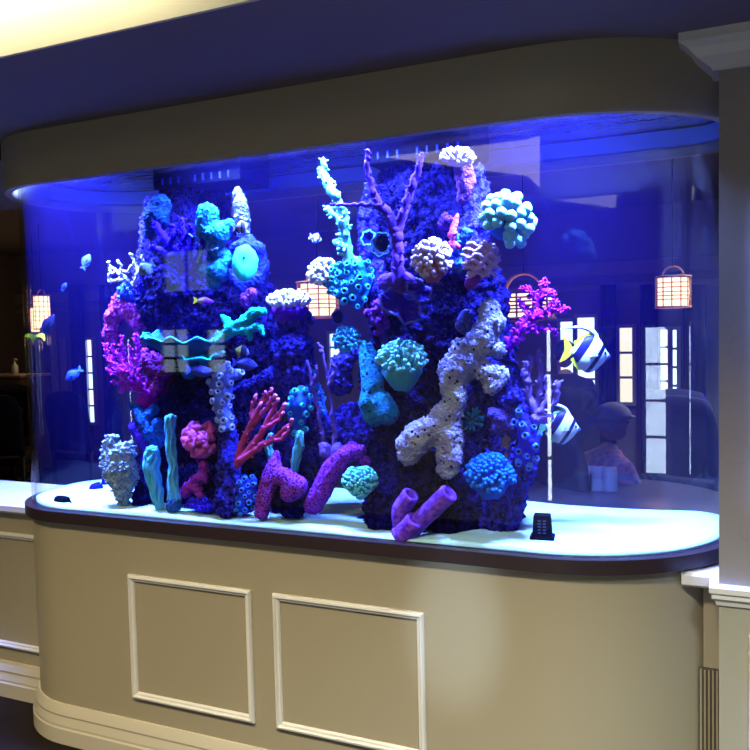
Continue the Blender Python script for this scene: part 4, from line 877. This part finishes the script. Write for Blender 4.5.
# dark boarding beyond the left end of the tank with a pale rail, seen past the glass
# hanging rattan lanterns
M_LGLOW = glow('lantern_glow', (1, .55, .26), 3.4); M_RAT = mat('rattan', (.40, .20, .08), .7, .2)
def lantern(px, py, w, h, Y, label):
    c = at(px, py, Y); k = mpp(c); r, hh = w*k/2, h*k/2; t = thing('hanging_lantern', label, 'lantern', (c.x, c.y, c.z-hh), 'rattan lanterns hanging behind the tank')
    bm = bmesh.new(); lathe(bm, [(0, .1*hh), (r*.86, .1*hh), (r*.9, hh), (r*.86, 1.9*hh), (0, 1.9*hh)], 20); part('shade', bm, M_LGLOW, t, 'glowing paper shade')
    bm = bmesh.new()
    for z, rr in ((0, 1.0), (.5, .97), (.75, .97), (1.0, .98), (1.3, .97), (1.6, .97), (2, 1.0)):
        tube(bm, [Vector((math.cos(a)*r*rr, math.sin(a)*r*rr, z*hh)) for a in [2*PI*i/20 for i in range(21)]], r*(.06 if z in (0, 2) else .028), 5, round_end=False)
    for i in range(12): a = 2*PI*i/12; tube(bm, [(math.cos(a)*r*.97, math.sin(a)*r*.97, 0), (math.cos(a)*r*.97, math.sin(a)*r*.97, 2*hh)], r*.035, 5)
    part('cage', bm, M_RAT, t, 'rattan lattice cage')
    bm = bmesh.new(); tube(bm, [Vector((math.cos(a)*r*.6, 0, 2*hh+math.sin(a)*r*.62)) for a in [PI*i/12 for i in range(13)]], r*.05, 6); part('handle', bm, M_RAT, t)
    bm = bmesh.new(); tube(bm, [(0, 0, 2*hh+r*.6), (0, 0, 2.7-(c.z-hh))], .004, 5); part('cord', bm, M_BLK, t)
    l = bpy.data.lights.new('lantern_bulb', 'POINT'); l.color = (1, .55, .25); l.energy = 2.5; l.shadow_soft_size = .05; lo2 = bpy.data.objects.new('lantern_bulb', l); COL.objects.link(lo2); lo2.location = (c.x, c.y, c.z-hh-.12)
lantern(673, 292, 34, 30, 3.2, 'glowing rattan lantern hanging alone at the right behind the tank')
lantern(524, 306, 62, 26, 3.6, 'glowing rattan lantern half hidden by the magenta feathery gorgonian')
lantern(318, 300, 42, 34, 3.6, 'glowing rattan lantern seen between the two rock columns')
lantern(42, 312, 17, 34, 4.0, 'glowing rattan lantern at the left end behind the tank, taller of two'); lantern(35, 320, 9, 26, 4.6, 'glowing rattan lantern at the left end behind the tank, farther of two')
# round table
M_TBL = mat('dark_table_top', (.05, .035, .045), .35, .4)
c = atz(612, 503, .75); t = thing('round_table', 'dark round dining table close behind the right half of the tank', 'table', (c.x, c.y+.1, 0))
bm = bmesh.new(); lathe(bm, [(0, .75), (.50, .75), (.515, .742), (.515, .722), (.49, .715), (0, .715)], 48); part('tabletop', bm, M_TBL, t); soften(bpy.data.objects['tabletop'])
bm = bmesh.new(); lathe(bm, [(0, .72), (.05, .72), (.045, .4), (.07, .12), (.26, .04), (.28, 0), (0, 0)], 24); part('pedestal', bm, M_TBL, t)
# chairs
M_CH = mat('dark_chair_wood', (.012, .010, .014), .5, .3); M_CHB = mat('dark_upholstery', (.010, .011, .028), .8, .1)
def chair(x, y, rz, label, group='dark dining chairs behind the tank', tall=1.0):
    t = thing('dining_chair', label, 'chair', (x, y, 0), group); t.rotation_euler = (0, 0, rz)
    bm = bmesh.new(); box(bm, -.23, .23, -.23, .23, .42, .49, .02); part('seat', bm, M_CHB, t)
    bm = bmesh.new(); n = 14; rows = []
    for k in range(8):
        v = k/7; ww = .235*(1-.35*max(0, v-.75)/.25*.6); rows.append([bm.verts.new((ww*(-1+2*i/n), .22+.06*v+.03*(1-(2*i/n-1)**2), .52+v*.5*tall+(.03*(1-(2*i/n-1)**2) if k == 7 else 0))) for i in range(n+1)])
    for A, Bq in zip(rows, rows[1:]):
        for i in range(n): bm.faces.new((A[i], A[i+1], Bq[i+1], Bq[i]))
    o = part('backrest', bm, M_CHB, t); md = o.modifiers.new('s', 'SOLIDIFY'); md.thickness = .045; md.offset = 0
    for sx in (-1, 1):
        for sy, top in ((-1, .43), (1, .54)):
            bm = bmesh.new(); tube(bm, [(sx*.21, sy*.21, top), (sx*.225, sy*.235, 0)], [.02, .015], 8, round_end=False); part('leg', bm, M_CH, t)
    return t
P = at(594, 440, 1.86); px_, py_ = P.x, P.y          # where the diner sits
chair(px_+.0, py_, 2.45, 'dark chair with a pale coat on its back, under the seated diner')
q = at(668, 440, 4.2); chair(q.x+.1, q.y, PI-.1, 'dark tall-backed chair just right of the seated diner', tall=1.0)
q = at(570, 430, 4.3); chair(q.x, q.y, PI+.1, 'dark chair behind the upper banner fish, left of the broad window')
q = at(16, 470, 2.9); chair(q.x-.1, q.y, PI+.5, 'black chair beyond the half wall at the far left edge'); q = at(2, 440, 3.6); chair(q.x, q.y, .4, 'black chair second from the front beyond the left half wall')
q = at(90, 440, 3.4); chair(q.x, q.y, PI, 'dark chair seen through the left end of the tank'); q = at(700, 430, 3.6); chair(q.x, q.y, PI-.4, 'dark chair at the far right behind the tank')
# coat
M_COAT = mat('grey_beige_cloth', (.22, .20, .22), .9, .05, bump=(20, .4, .01))
bm = bmesh.new(); n = 12; rows = []
for k in range(10):
    v = k/9; rows.append([bm.verts.new((px_+.05+(.08+.05*v)*(-1+2*i/n), py_-.27-.02*v+.012*math.sin(i*1.7+v), .86-v*.5)) for i in range(n+1)])
for A, Bq in zip(rows, rows[1:]):
    for i in range(n): bm.faces.new((A[i], A[i+1], Bq[i+1], Bq[i]))
o = obj('coat', bm, M_COAT, None, smooth=True); md = o.modifiers.new('s', 'SOLIDIFY'); md.thickness = .02; tag(o, 'pale coat hanging over the back of the diner\'s chair', 'coat')
# people: continuous skinned bodies
def person(name_label, loc, rz, shirt, skin, hair, hat=None, pattern=None, s=1.0, lean=0.0):
    """seated figure facing local +y; origin on the floor under the pelvis"""
    t = thing('person', name_label, 'person', loc); t.rotation_euler = (0, 0, rz); t.scale = (s, s, s)
    J = dict(pel=(0, 0, .56), bel=(0, .02, .72), che=(0, .03+lean*.5, .93), nek=(0, .05+lean, 1.10), hd=(0, .07+lean, 1.17))
    V = [(0, 0, .56), (0, .01, .70), (0, .02+lean*.4, .86), (0, .03+lean*.7, 1.0), (0, .05+lean, 1.10), (0, .065+lean, 1.16)]
    RR = [(.155, .12), (.15, .115), (.165, .12), (.15, .10), (.062, .06), (.055, .055)]; E_ = [(0, 1), (1, 2), (2, 3), (3, 4), (4, 5)]
    def add(p, r, par): V.append(p); RR.append((r, r)); E_.append((par, len(V)-1)); return len(V)-1
    for sx in (-1, 1):
        a = add((sx*.175, .02+lean*.8, 1.01), .062, 3); a = add((sx*.225, .05+lean, .86), .050, a); a = add((sx*.235, .14+lean, .745), .043, a)
        a = add((sx*.18, .28+lean, .765), .036, a); a = add((sx*.14, .37+lean, .785), .026, a); a = add((sx*.12, .42+lean, .785), .030, a)
        l = add((sx*.10, .04, .54), .095, 0); l = add((sx*.13, .26, .55), .082, l); l = add((sx*.14, .46, .54), .065, l); l = add((sx*.14, .47, .30), .052, l); l = add((sx*.14, .44, .09), .036, l); l = add((sx*.14, .50, .045), .038, l); l = add((sx*.14, .60, .035), .032, l)
    me = bpy.data.meshes.new('body'); me.from_pydata(V, E_, []); o = bpy.data.objects.new('body', me); COL.objects.link(o)
    sk = o.modifiers.new('skin', 'SKIN'); lay = o.data.skin_vertices[0].data
    for i, (a, b) in enumerate(RR): lay[i].radius = (a, b); lay[i].use_root = (i == 0)
    ss = o.modifiers.new('sub', 'SUBSURF'); ss.levels = 2; ss.render_levels = 2
    dg = bpy.context.evaluated_depsgraph_get(); dg.update(); out = bpy.data.meshes.new_from_object(o.evaluated_get(dg)); bpy.data.objects.remove(o)
    bm = bmesh.new(); bm.from_mesh(out); H = Vector((0, .085+lean, 1.275))
    # head: cranium, jaw, nose, ears
    sphere(bm, H, .095, 3, (.82, 1.0, 1.15)); sphere(bm, H+Vector((0, .035, -.055)), .06, 3, (.85, .9, .9)); sphere(bm, H+Vector((0, .10, -.015)), .016, 2, (.8, 1.2, 1.4))
    for sx in (-1, 1): sphere(bm, H+Vector((sx*.08, 0, -.01)), .022, 2, (.4, .8, 1.2))
    # hands with five fingers
    for sx in (-1, 1):
        hc = Vector((sx*.115, .455+lean, .785)); sphere(bm, hc, .04, 2, (.8, 1.0, .45))
        for f in range(4): x = sx*(.008+.017*(f-1.5)); tube(bm, [hc+Vector((x, .02, 0)), hc+Vector((x*1.15, .055+.006*(1.5-abs(f-1.5)), .004)), hc+Vector((x*1.2, .078+.008*(1.5-abs(f-1.5)), -.012))], [.009, .008, .007], 6)
        tube(bm, [hc+Vector((-sx*.02, -.01, 0)), hc+Vector((-sx*.045, .015, -.002)), hc+Vector((-sx*.05, .04, -.008))], [.011, .010, .008], 6)
    bd = obj('body', bm, mat('skin_tone', skin, .6, .2), t, smooth=True)
    # clothes: offset copies of the skinned surface, cut at neck, wrists and waist
    def cloth(nm, m_, test, off):
        b2 = bmesh.new(); b2.from_mesh(out); b2.normal_update()
        for v in b2.verts: v.co = v.co+v.normal*off
        bmesh.ops.delete(b2, geom=[f for f in b2.faces if not test(f.calc_center_median())], context='FACES'); c_ = obj(nm, b2, m_, t, smooth=True); md = c_.modifiers.new('s', 'SOLIDIFY'); md.thickness = .006; md.offset = 1
    cloth('shirt', shirt, lambda c: (c.z > .62 and c.z < 1.12 and not (abs(c.x) > .06 and c.y > .36+lean)), .008)
    cloth('trousers', M_CHB, lambda c: c.z <= .66 and c.z > .08 and abs(c.x) < .3 and c.y < .53, .008)
    b2 = bmesh.new(); sphere(b2, H+Vector((0, -.012, .022)), .102, 3, (.86, 1.0, 1.12)); bmesh.ops.delete(b2, geom=[v for v in b2.verts if v.co.y > H.y+.055 and v.co.z < H.z+.06 or v.co.z < H.z-.06], context='VERTS')
    h_ = obj('hair', b2, mat('hair_tone', hair, .8, .1), t, smooth=True); md = h_.modifiers.new('s', 'SOLIDIFY'); md.thickness = .008
    b2 = bmesh.new()
    for sx in (-1, 1): sphere(b2, H+Vector((sx*.032, .088, .002)), .011, 2)
    obj('eyes', b2, M_BLK, t, smooth=True)['kind'] = 'stuff'
    b2 = bmesh.new(); tube(b2, [H+Vector((-.022, .092, -.06)), H+Vector((0, .098, -.062)), H+Vector((.022, .092, -.06))], .005, 6); obj('mouth', b2, mat('lip_tone', (.25, .08, .07), .6, .2), t, smooth=True)
    if hat:
        b2 = bmesh.new(); sphere(b2, H+Vector((0, -.005, .03)), .122, 3, (.90, 1.02, .86)); bmesh.ops.delete(b2, geom=[v for v in b2.verts if v.co.z < H.z+.02], context='VERTS')
        h_ = obj('cap', b2, hat, t, smooth=True); md = h_.modifiers.new('s', 'SOLIDIFY'); md.thickness = .012; h_['label'] = 'grey flat cap'
        b2 = bmesh.new(); sphere(b2, H+Vector((0, .115, .035)), .062, 3, (1.0, .75, .14)); obj('cap_peak', b2, hat, h_, smooth=True)
    return t
def plaid():
    mt = mat('plaid_shirt', (.14, .05, .08), .9, .05); nt = mt.node_tree; N = nt.nodes; L = nt.links; b = N['Principled BSDF']; tc = N.new('ShaderNodeTexCoord')
    ck = N.new('ShaderNodeTexChecker'); ck.inputs['Scale'].default_value = 26; ck.inputs['Color1'].default_value = (.40, .16, .20, 1); ck.inputs['Color2'].default_value = (.16, .14, .22, 1); L.new(tc.outputs['Object'], ck.inputs[0]); L.new(ck.outputs[0], b.inputs['Base Color']); return mt
person('seated person in a grey flat cap and plaid shirt, back half turned, behind the tank', (px_, py_, 0), -.7, plaid(), (.32, .18, .13), (.25, .24, .23), mat('grey_cap', (.34, .32, .34), .9, .05), s=.80, lean=.07)
q = at(567, 400, 4.6); person('seated person in a dark jacket between the violet finger coral and the bright window', (q.x, q.y, 0), .4, M_CHB, (.25, .14, .10), (.01, .01, .012), s=1.0)
# ---- seen past the left end of the tank: sideboard, bottle, bag, wall clock
M_SB = mat('tan_sideboard', (.12, .085, .055), .6, .2); M_TEAL = mat('teal_fabric', (.02, .07, .09), .8, .1)
p = at(2, 375, 4.4); q = at(26, 375, 4.4); sb = thing('sideboard', 'tan sideboard against the room divider beyond the left end of the tank', 'sideboard', ((p.x+q.x)/2-.2, 4.6, 0))
hz = p.z; bm = bmesh.new(); box(bm, -.75, .30, -.2, .2, 0, hz-.03, .005); part('body', bm, M_SB, sb, smooth=False); bm = bmesh.new(); box(bm, -.78, .33, -.22, .22, hz-.03, hz, .005); part('top', bm, M_BTRIM, sb, smooth=False)
for i in range(3): bm = bmesh.new(); box(bm, -.73+i*.34, -.41+i*.34, -.215, -.2, .12, hz-.06, .004); d_ = part('door', bm, M_SB, sb, smooth=False); bm = bmesh.new(); sphere(bm, (-.45+i*.34, -.225, hz*.6), .012); obj('knob', bm, M_GR, d_, smooth=True)
p = at(15, 373, 4.5); t = thing('pump_bottle', 'clear pump bottle of hand gel standing on the tan sideboard', 'bottle', (p.x, 4.5, hz))
bm = bmesh.new(); lathe(bm, [(0, 0), (.032, 0), (.036, .02), (.036, .10), (.014, .125), (.014, .135), (0, .135)], 20); part('bottle_body', bm, mat('gel_plastic', (.35, .40, .42), .2, .5), t)
bm = bmesh.new(); tube(bm, [(0, 0, .13), (0, 0, .175)], .008, 8); tube(bm, [(-.005, 0, .178), (.035, 0, .172)], .008, 8); part('pump', bm, mat('pump_white', (.5, .5, .5), .4, .3), t, 'white pump head')
p = at(12, 418, 3.9); bm = bmesh.new(); me = fuse([[(Vector((-.14, 0, .12)), .10), (Vector((.14, 0, .12)), .10)], [(Vector((-.12, 0, .26)), .08), (Vector((.12, 0, .26)), .08)]], .02, (5, .02), None); me.transform(Matrix.Translation(p-Z3*.2)); bm.free()
c = p; st = thing('side_table', 'small dark side table under the teal bag at the far left', 'table', (c.x, c.y, 0)); bm = bmesh.new(); lathe(bm, [(0, 0), (.18, 0), (.18, .02), (.03, .04), (.03, c.z-.22), (.22, c.z-.20), (.22, c.z-.18), (0, c.z-.18)], 24); part('pedestal', bm, M_CH, st)
rootmesh('tote_bag', me, M_TEAL, p-Z3*.18, 'dark teal soft bag on the small side table at the far left', 'bag')
p = at(-2, 307, YB-.04); t = thing('wall_clock', 'dark-rimmed round wall clock cut by the left edge of the picture', 'clock', (p.x, YB-.04, p.z)); rr = 15*mpp(p)
bm = bmesh.new(); lathe(bm, [(0, 0), (rr*.9, 0), (rr*.9, .02), (0, .02)], 36, Matrix.Rotation(PI/2, 4, 'X')); part('clock_face', bm, M_BTRIM, t); bm = bmesh.new(); tube(bm, [(math.cos(a)*rr*.94, -.015, math.sin(a)*rr*.94) for a in [2*PI*i/36 for i in range(37)]], rr*.09, 8, round_end=False); part('clock_rim', bm, M_BLK, t)
# ================================================================== FISH AND EQUIPMENT
def fish_mat(name, bands, base, scale=1.0):
    """bands: list of (position 0 tail .. 1 nose, sRGB) read along the body"""
    mt = bpy.data.materials.new(name); mt.use_nodes = True; nt = mt.node_tree; N = nt.nodes; L = nt.links; b = N['Principled BSDF']; b.inputs['Roughness'].default_value = .5; b.inputs['Specular IOR Level'].default_value = .15
    tc = N.new('ShaderNodeTexCoord'); sp = N.new('ShaderNodeSeparateXYZ'); L.new(tc.outputs['Object'], sp.inputs[0])
    # slanted coordinate: stripes lean with the body
    ma = N.new('ShaderNodeMath'); ma.operation = 'MULTIPLY_ADD'; ma.inputs[1].default_value = base[1]; L.new(sp.outputs['Z'], ma.inputs[0]); L.new(sp.outputs['X'], ma.inputs[2])
    mr = N.new('ShaderNodeMapRange'); mr.inputs['From Min'].default_value = -.5*base[0]; mr.inputs['From Max'].default_value = .5*base[0]; L.new(ma.outputs[0], mr.inputs['Value'])
    r = N.new('ShaderNodeValToRGB'); r.color_ramp.interpolation = 'CONSTANT' if len(bands) > 2 else 'LINEAR'; e = r.color_ramp.elements
    e[0].position = bands[0][0]; e[0].color = (*alb(bands[0][1]), 1); e[1].position = bands[1][0]; e[1].color = (*alb(bands[1][1]), 1)
    for p, c in bands[2:]: k = e.new(p); k.color = (*alb(c), 1)
    L.new(mr.outputs[0], r.inputs['Fac']); L.new(r.outputs[0], b.inputs['Base Color']); return mt
def fish(label, px, py, Y, Lpx, face, hr, m_body, c_tail, c_fin, prof=None, tilt=0, name='fish', dorsal=.25, filament=0, anal=.2, group='fish in the aquarium', yawd=0):
    """face +1 swims to the right of the picture; hr height/length; prof body half-height profile from nose to tail"""
    p = at(px, py, Y); Lm = Lpx*mpp(p); t = thing(name, label, 'fish', p, group)
    M3 = Matrix((RV*face, TOH*-face, Z3)).transposed(); q = M3.to_4x4() @ Matrix.Rotation(R(tilt), 4, 'Y') @ Matrix.Rotation(R(yawd), 4, 'Z'); t.rotation_mode = 'QUATERNION'; t.rotation_quaternion = q.to_quaternion()
    prof = prof or [(0, .02), (.08, .30), (.2, .62), (.38, .95), (.5, 1), (.65, .88), (.8, .55), (.92, .22), (1, .16)]
    BL = Lm*.78; H_ = Lm*hr/2; x0 = Lm*.5; bm = bmesh.new(); rings = []; n = 16
    P_ = np.array(prof); 
    for k in range(19):
        u = k/18; h = float(np.interp(u, P_[:, 0], P_[:, 1]))*H_; w = min(h*.42, H_*.34*math.sin(PI*min(1, .08+u*.9))+h*.08); x = x0-BL*u
        rings.append([bm.verts.new((x, w*math.cos(2*PI*i/n), h*math.sin(2*PI*i/n))) for i in range(n)])
    for A, B__ in zip(rings, rings[1:]):
        for i in range(n): bm.faces.new((A[i], A[(i+1) % n], B__[(i+1) % n], B__[i]))
    bm.faces.new(rings[0]); bm.faces.new(rings[-1][::-1]); part('body', bm, m_body, t)
    def fin(nm, P2, col, th=.02):
        bm = bmesh.new(); a = [bm.verts.new((x, -Lm*th*.5, z)) for x, z in P2]; b = [bm.verts.new((x, Lm*th*.5, z)) for x, z in P2]; k = len(a)
        bm.faces.new(a); bm.faces.new(b[::-1])
        for i in range(k): bm.faces.new((a[i], b[i], b[(i+1) % k], a[(i+1) % k]))
        part(nm, bm, cm(col, bump=(200, .3, .002)) if not isinstance(col, bpy.types.Material) else col, t, smooth=False)
    xt = x0-BL*.97; fin('tail_fin', [(xt+.02*Lm, .07*Lm*hr), (xt-.10*Lm, .26*Lm*max(hr, .5)), (xt-.2*Lm, .34*Lm*max(hr, .5)), (xt-.14*Lm, 0), (xt-.2*Lm, -.34*Lm*max(hr, .5)), (xt-.10*Lm, -.26*Lm*max(hr, .5)), (xt+.02*Lm, -.07*Lm*hr)], c_tail)
    def top(u): return float(np.interp(u, P_[:, 0], P_[:, 1]))*H_*.94
    if dorsal: fin('dorsal_fin', [(x0-BL*u, top(u)*.9) for u in (.3, .45, .6, .75, .9)]+[(x0-BL*.97, top(.9)+dorsal*H_*.8), (x0-BL*.8, top(.75)+dorsal*H_), (x0-BL*.55, top(.55)+dorsal*H_*1.1), (x0-BL*.38, top(.38)+dorsal*H_*.6)], c_fin)
    if anal: fin('anal_fin', [(x0-BL*u, -top(u)*.9) for u in (.55, .7, .9)]+[(x0-BL*.97, -top(.9)-anal*H_*.9), (x0-BL*.75, -top(.72)-anal*H_*1.2)], c_fin)
    if filament:
        bm = bmesh.new(); xs = x0-BL*.40; pp = smoothpath([Vector((xs, 0, top(.4)*.85)), Vector((xs-.10*Lm, 0, H_*1.12)), Vector((xs-.35*Lm, 0, H_*1.28)), Vector((xs-filament*Lm, 0, H_*1.05))], 6); k = len(pp); tube(bm, pp, [Lm*(.05*(1-i/k)+.012) for i in range(k)], 8); part('dorsal_filament', bm, cm((200, 225, 255)), t, 'long white trailing filament')
    for sy in (-1, 1):
        bm = bmesh.new(); sphere(bm, (x0-BL*.17, sy*H_*.17, H_*.16), Lm*.028, 2); part('eye', bm, M_PORE, t)
    fin('pectoral_fin', [(x0-BL*.36, -.05*H_), (x0-BL*.52, .12*H_), (x0-BL*.56, -.15*H_)], m_body, hr*.62)
    return t
WB = (215, 225, 255); DK = (14, 10, 60); YE = (215, 225, 40)
ban = [(0, WB), (.20, WB), (.30, DK), (.47, WB), (.70, DK), (.79, WB), (.93, (90, 90, 170))]
bprof = [(0, .06), (.07, .16), (.14, .34), (.26, .68), (.42, .98), (.55, 1), (.7, .86), (.85, .5), (.95, .18), (1, .14)]
for label, x, y, Lp, ti in (('banner fish with black bands and yellow rear fins, upper and larger of the pair', 585, 353, 52, 10), ('banner fish with black bands and a white filament, lower of the pair beside the reef', 558, 427, 46, 8)):
    Lm_ = Lp*mpp(at(x, y, .3)); fish(label, x, y, .3, Lp, 1, .74, fish_mat('banner_fish_skin', ban, (Lm_, -.45)), YE if Lp > 50 else (120, 200, 150), YE if Lp > 50 else (140, 210, 180), bprof, ti, 'banner_fish', .16, .72, .15)
def plain(c, c2=None, L_=.1, s=0): return fish_mat('fish_skin', [(0, c2 or c), (1, c)], (L_, s))
fish('dark violet fish with a bright yellow tail in front of the left lanterns', 47, 327, .25, 30, 1, .36, plain((10, 5, 40), (8, 4, 30)), YE, (10, 6, 40), tilt=-58, name='yellow_tailed_fish')
fish('pale silvery-blue fish high in the open water at the left end', 86, 262, .3, 18, 1, .5, plain((60, 75, 180)), (50, 65, 170), (50, 65, 170), tilt=-62)
fish('tiny bright blue fish in the open water at the left end', 64, 287, .3, 10, 1, .5, plain((25, 40, 200)), (20, 35, 190), (20, 35, 190), tilt=-60)
fish('blue-violet fish hovering beside the magenta gorgonian', 74, 374, .3, 22, -1, .45, plain((30, 40, 150), (60, 100, 190)), (75, 110, 190), (50, 60, 210), tilt=35)
fish('dark blue fish gliding low over the sand at the left end', 97, 488, .3, 26, -1, .42, plain((25, 20, 140)), (20, 15, 120), (25, 20, 140), tilt=38)
fish('pale greenish fish in front of the upper left column', 147, 268, .04, 20, -1, .75, plain((85, 105, 130), (70, 85, 130)), (75, 95, 125), (75, 95, 125), tilt=35)
fish('small fish with violet head and yellow rear half in front of the left column', 203, 301, .05, 22, 1, .34, fish_mat('fish_skin', [(.0, (225, 215, 60)), (.62, (110, 40, 210))], (.07, 0)), (220, 200, 60), (160, 120, 120), tilt=6, name='two_coloured_fish')
fish('round brown and white butterfly fish below the pale lilac sponge lobe', 240, 227, .08, 17, 1, .8, fish_mat('fish_skin', [(0, (110, 110, 140)), (.4, (140, 140, 160)), (.55, (55, 45, 70)), (.75, (150, 150, 170)), (.85, (30, 20, 50))], (.07, 0)), (120, 120, 150), (60, 50, 70), name='butterfly_fish')
fish('yellow and black butterfly fish in the shade under the antler-shaped coral', 240, 351, .12, 20, 1, .7, fish_mat('fish_skin', [(0, (15, 10, 60)), (.3, (150, 150, 70)), (.55, (20, 15, 60)), (.8, (130, 150, 220))], (.08, .2)), (20, 15, 70), (20, 15, 60), tilt=20, name='butterfly_fish')
fish('slate-blue fish swimming right under the small cyan plate coral', 199, 371, .04, 30, 1, .42, plain((75, 80, 190), (60, 65, 170)), (80, 90, 200), (60, 60, 180), tilt=8)
fish('slate-blue fish swimming right beside the top of the button polyps', 244, 364, .05, 28, 1, .46, plain((80, 85, 200), (60, 65, 180)), (60, 60, 180), (60, 60, 180), tilt=8)
fish('small white and violet spotted fish in the open water between the columns', 315, 238, .25, 14, 1, .7, fish_mat('fish_skin', [(0, (160, 170, 240)), (.3, (70, 60, 170)), (.5, (190, 200, 250)), (.7, (60, 50, 160)), (.85, (180, 190, 250))], (.05, 0)), (150, 160, 240), (120, 130, 230), tilt=20)
fish('tiny bright blue fish above the azure finger coral', 488, 452, .12, 10, 1, .4, plain((30, 60, 250)), (30, 60, 250), (30, 60, 250), tilt=70)
# intake box standing on the sand
p = atz(541, 541, ZS+.004); t = thing('pump_intake', 'black slotted pump intake box standing on the sand at the right', 'pump', (p.x, p.y+.02, ZS))
k = mpp(p); rz = Matrix.Rotation(R(8), 4, 'Z')
bm = bmesh.new(); v = box(bm, -10*k, 10*k, -8*k, 8*k, 5*k, 27*k, .002, rz)
for q in v:
    if q.is_valid: f = 1-.18*(q.co.z/(27*k)); q.co.x *= f; q.co.y *= f
part('housing', bm, M_BLK, t, smooth=False); bm = bmesh.new(); box(bm, -12*k, 12*k, -9*k, 9*k, 0, 6*k, .002, rz); part('foot', bm, M_BLK, t, smooth=False)
M_SL = mat('slot_edge', (.05, .06, .12), .5, .2)
for i in range(2):
    for j in range(5): bm = bmesh.new(); box(bm, (-4+i*5)*k, (-1+i*5)*k, -8.3*k*.93, -7.6*k*.93, (9+j*3)*k, (10.3+j*3)*k, 0, rz); part('slot', bm, M_SL, t, smooth=False)
p = atz(62, 503, ZS+.004); k = mpp(p); t = thing('circulation_pump', 'small dark round circulation pump lying on the sand at the left end', 'pump', (p.x, p.y, ZS))
bm = bmesh.new(); tube(bm, [(-5*k, 0, 4*k), (5*k, 0, 4*k)], 4.5*k, 14); part('motor', bm, M_BLK, t); bm = bmesh.new(); tube(bm, smoothpath([Vector((9*k, 0, 7*k)), Vector((11*k, 0, 3*k)), Vector((15*k, 0, .6*k))], 5), [1.2*k]*11, 8); part('nozzle', bm, M_BLK, t)
# ================================================================== ROOM LIGHT
def area(name, loc, rot, sx, sy, col, e):
    l = bpy.data.lights.new(name, 'AREA'); l.shape = 'RECTANGLE'; l.size = sx; l.size_y = sy; l.color = col; l.energy = e
    o = bpy.data.objects.new(name, l); COL.objects.link(o); o.location = loc; o.rotation_euler = rot; return o




o = area('daylight_fill', (2.3, -2.1, 2.9), (0, 0, 0), .5, .5, (.72, .88, 1), 120); o.data.spread = R(105)  # unseen cool lamp added in place of daylight on the cabinet
for n_, loc, sz, c, e in (('ceiling_lamp', (-1.1, -1.9, 2.9), .5, (1, .82, .50), 42), ('ceiling_lamp_right', (.9, -1.9, 2.9), .5, (1, .88, .66), 72)):
    o = area(n_, loc, (0, 0, 0), sz, sz*.5, c, e); o.data.spread = R(110)
o = area('soffit_face_fill', (-1.3, -1.0, 2.5), (R(102), 0, 0), 3.2, .08, (1, .90, .62), 27); o.data.spread = R(120)  # no cove here: unseen strip added to brighten the soffit face
area('back_room_lamp', (-1.5, 3.6, 2.65), (0, 0, 0), 1.2, 1.2, (1, .80, .58), 45).data.spread = R(120)
area('back_room_lamp_right', (2.0, 3.6, 2.65), (0, 0, 0), 1.2, 1.2, (.8, .85, 1), 120).data.spread = R(120)

l = bpy.data.lights.new('cabinet_highlight_spot', 'SPOT'); l.energy = 360; l.color = (.50, .68, 1); l.spot_size = R(9.5); l.spot_blend = 1; l.shadow_soft_size = .03  # unseen spot added to make the pale highlight on the cabinet
o = bpy.data.objects.new('cabinet_highlight_spot', l); COL.objects.link(o); src = Vector((2.2, -3.3, 1.5)); dst = at(455, 625, 0); o.location = src; o.rotation_euler = (dst-src).to_track_quat('-Z', 'Y').to_euler(); o.scale = (.55, 1, 1)
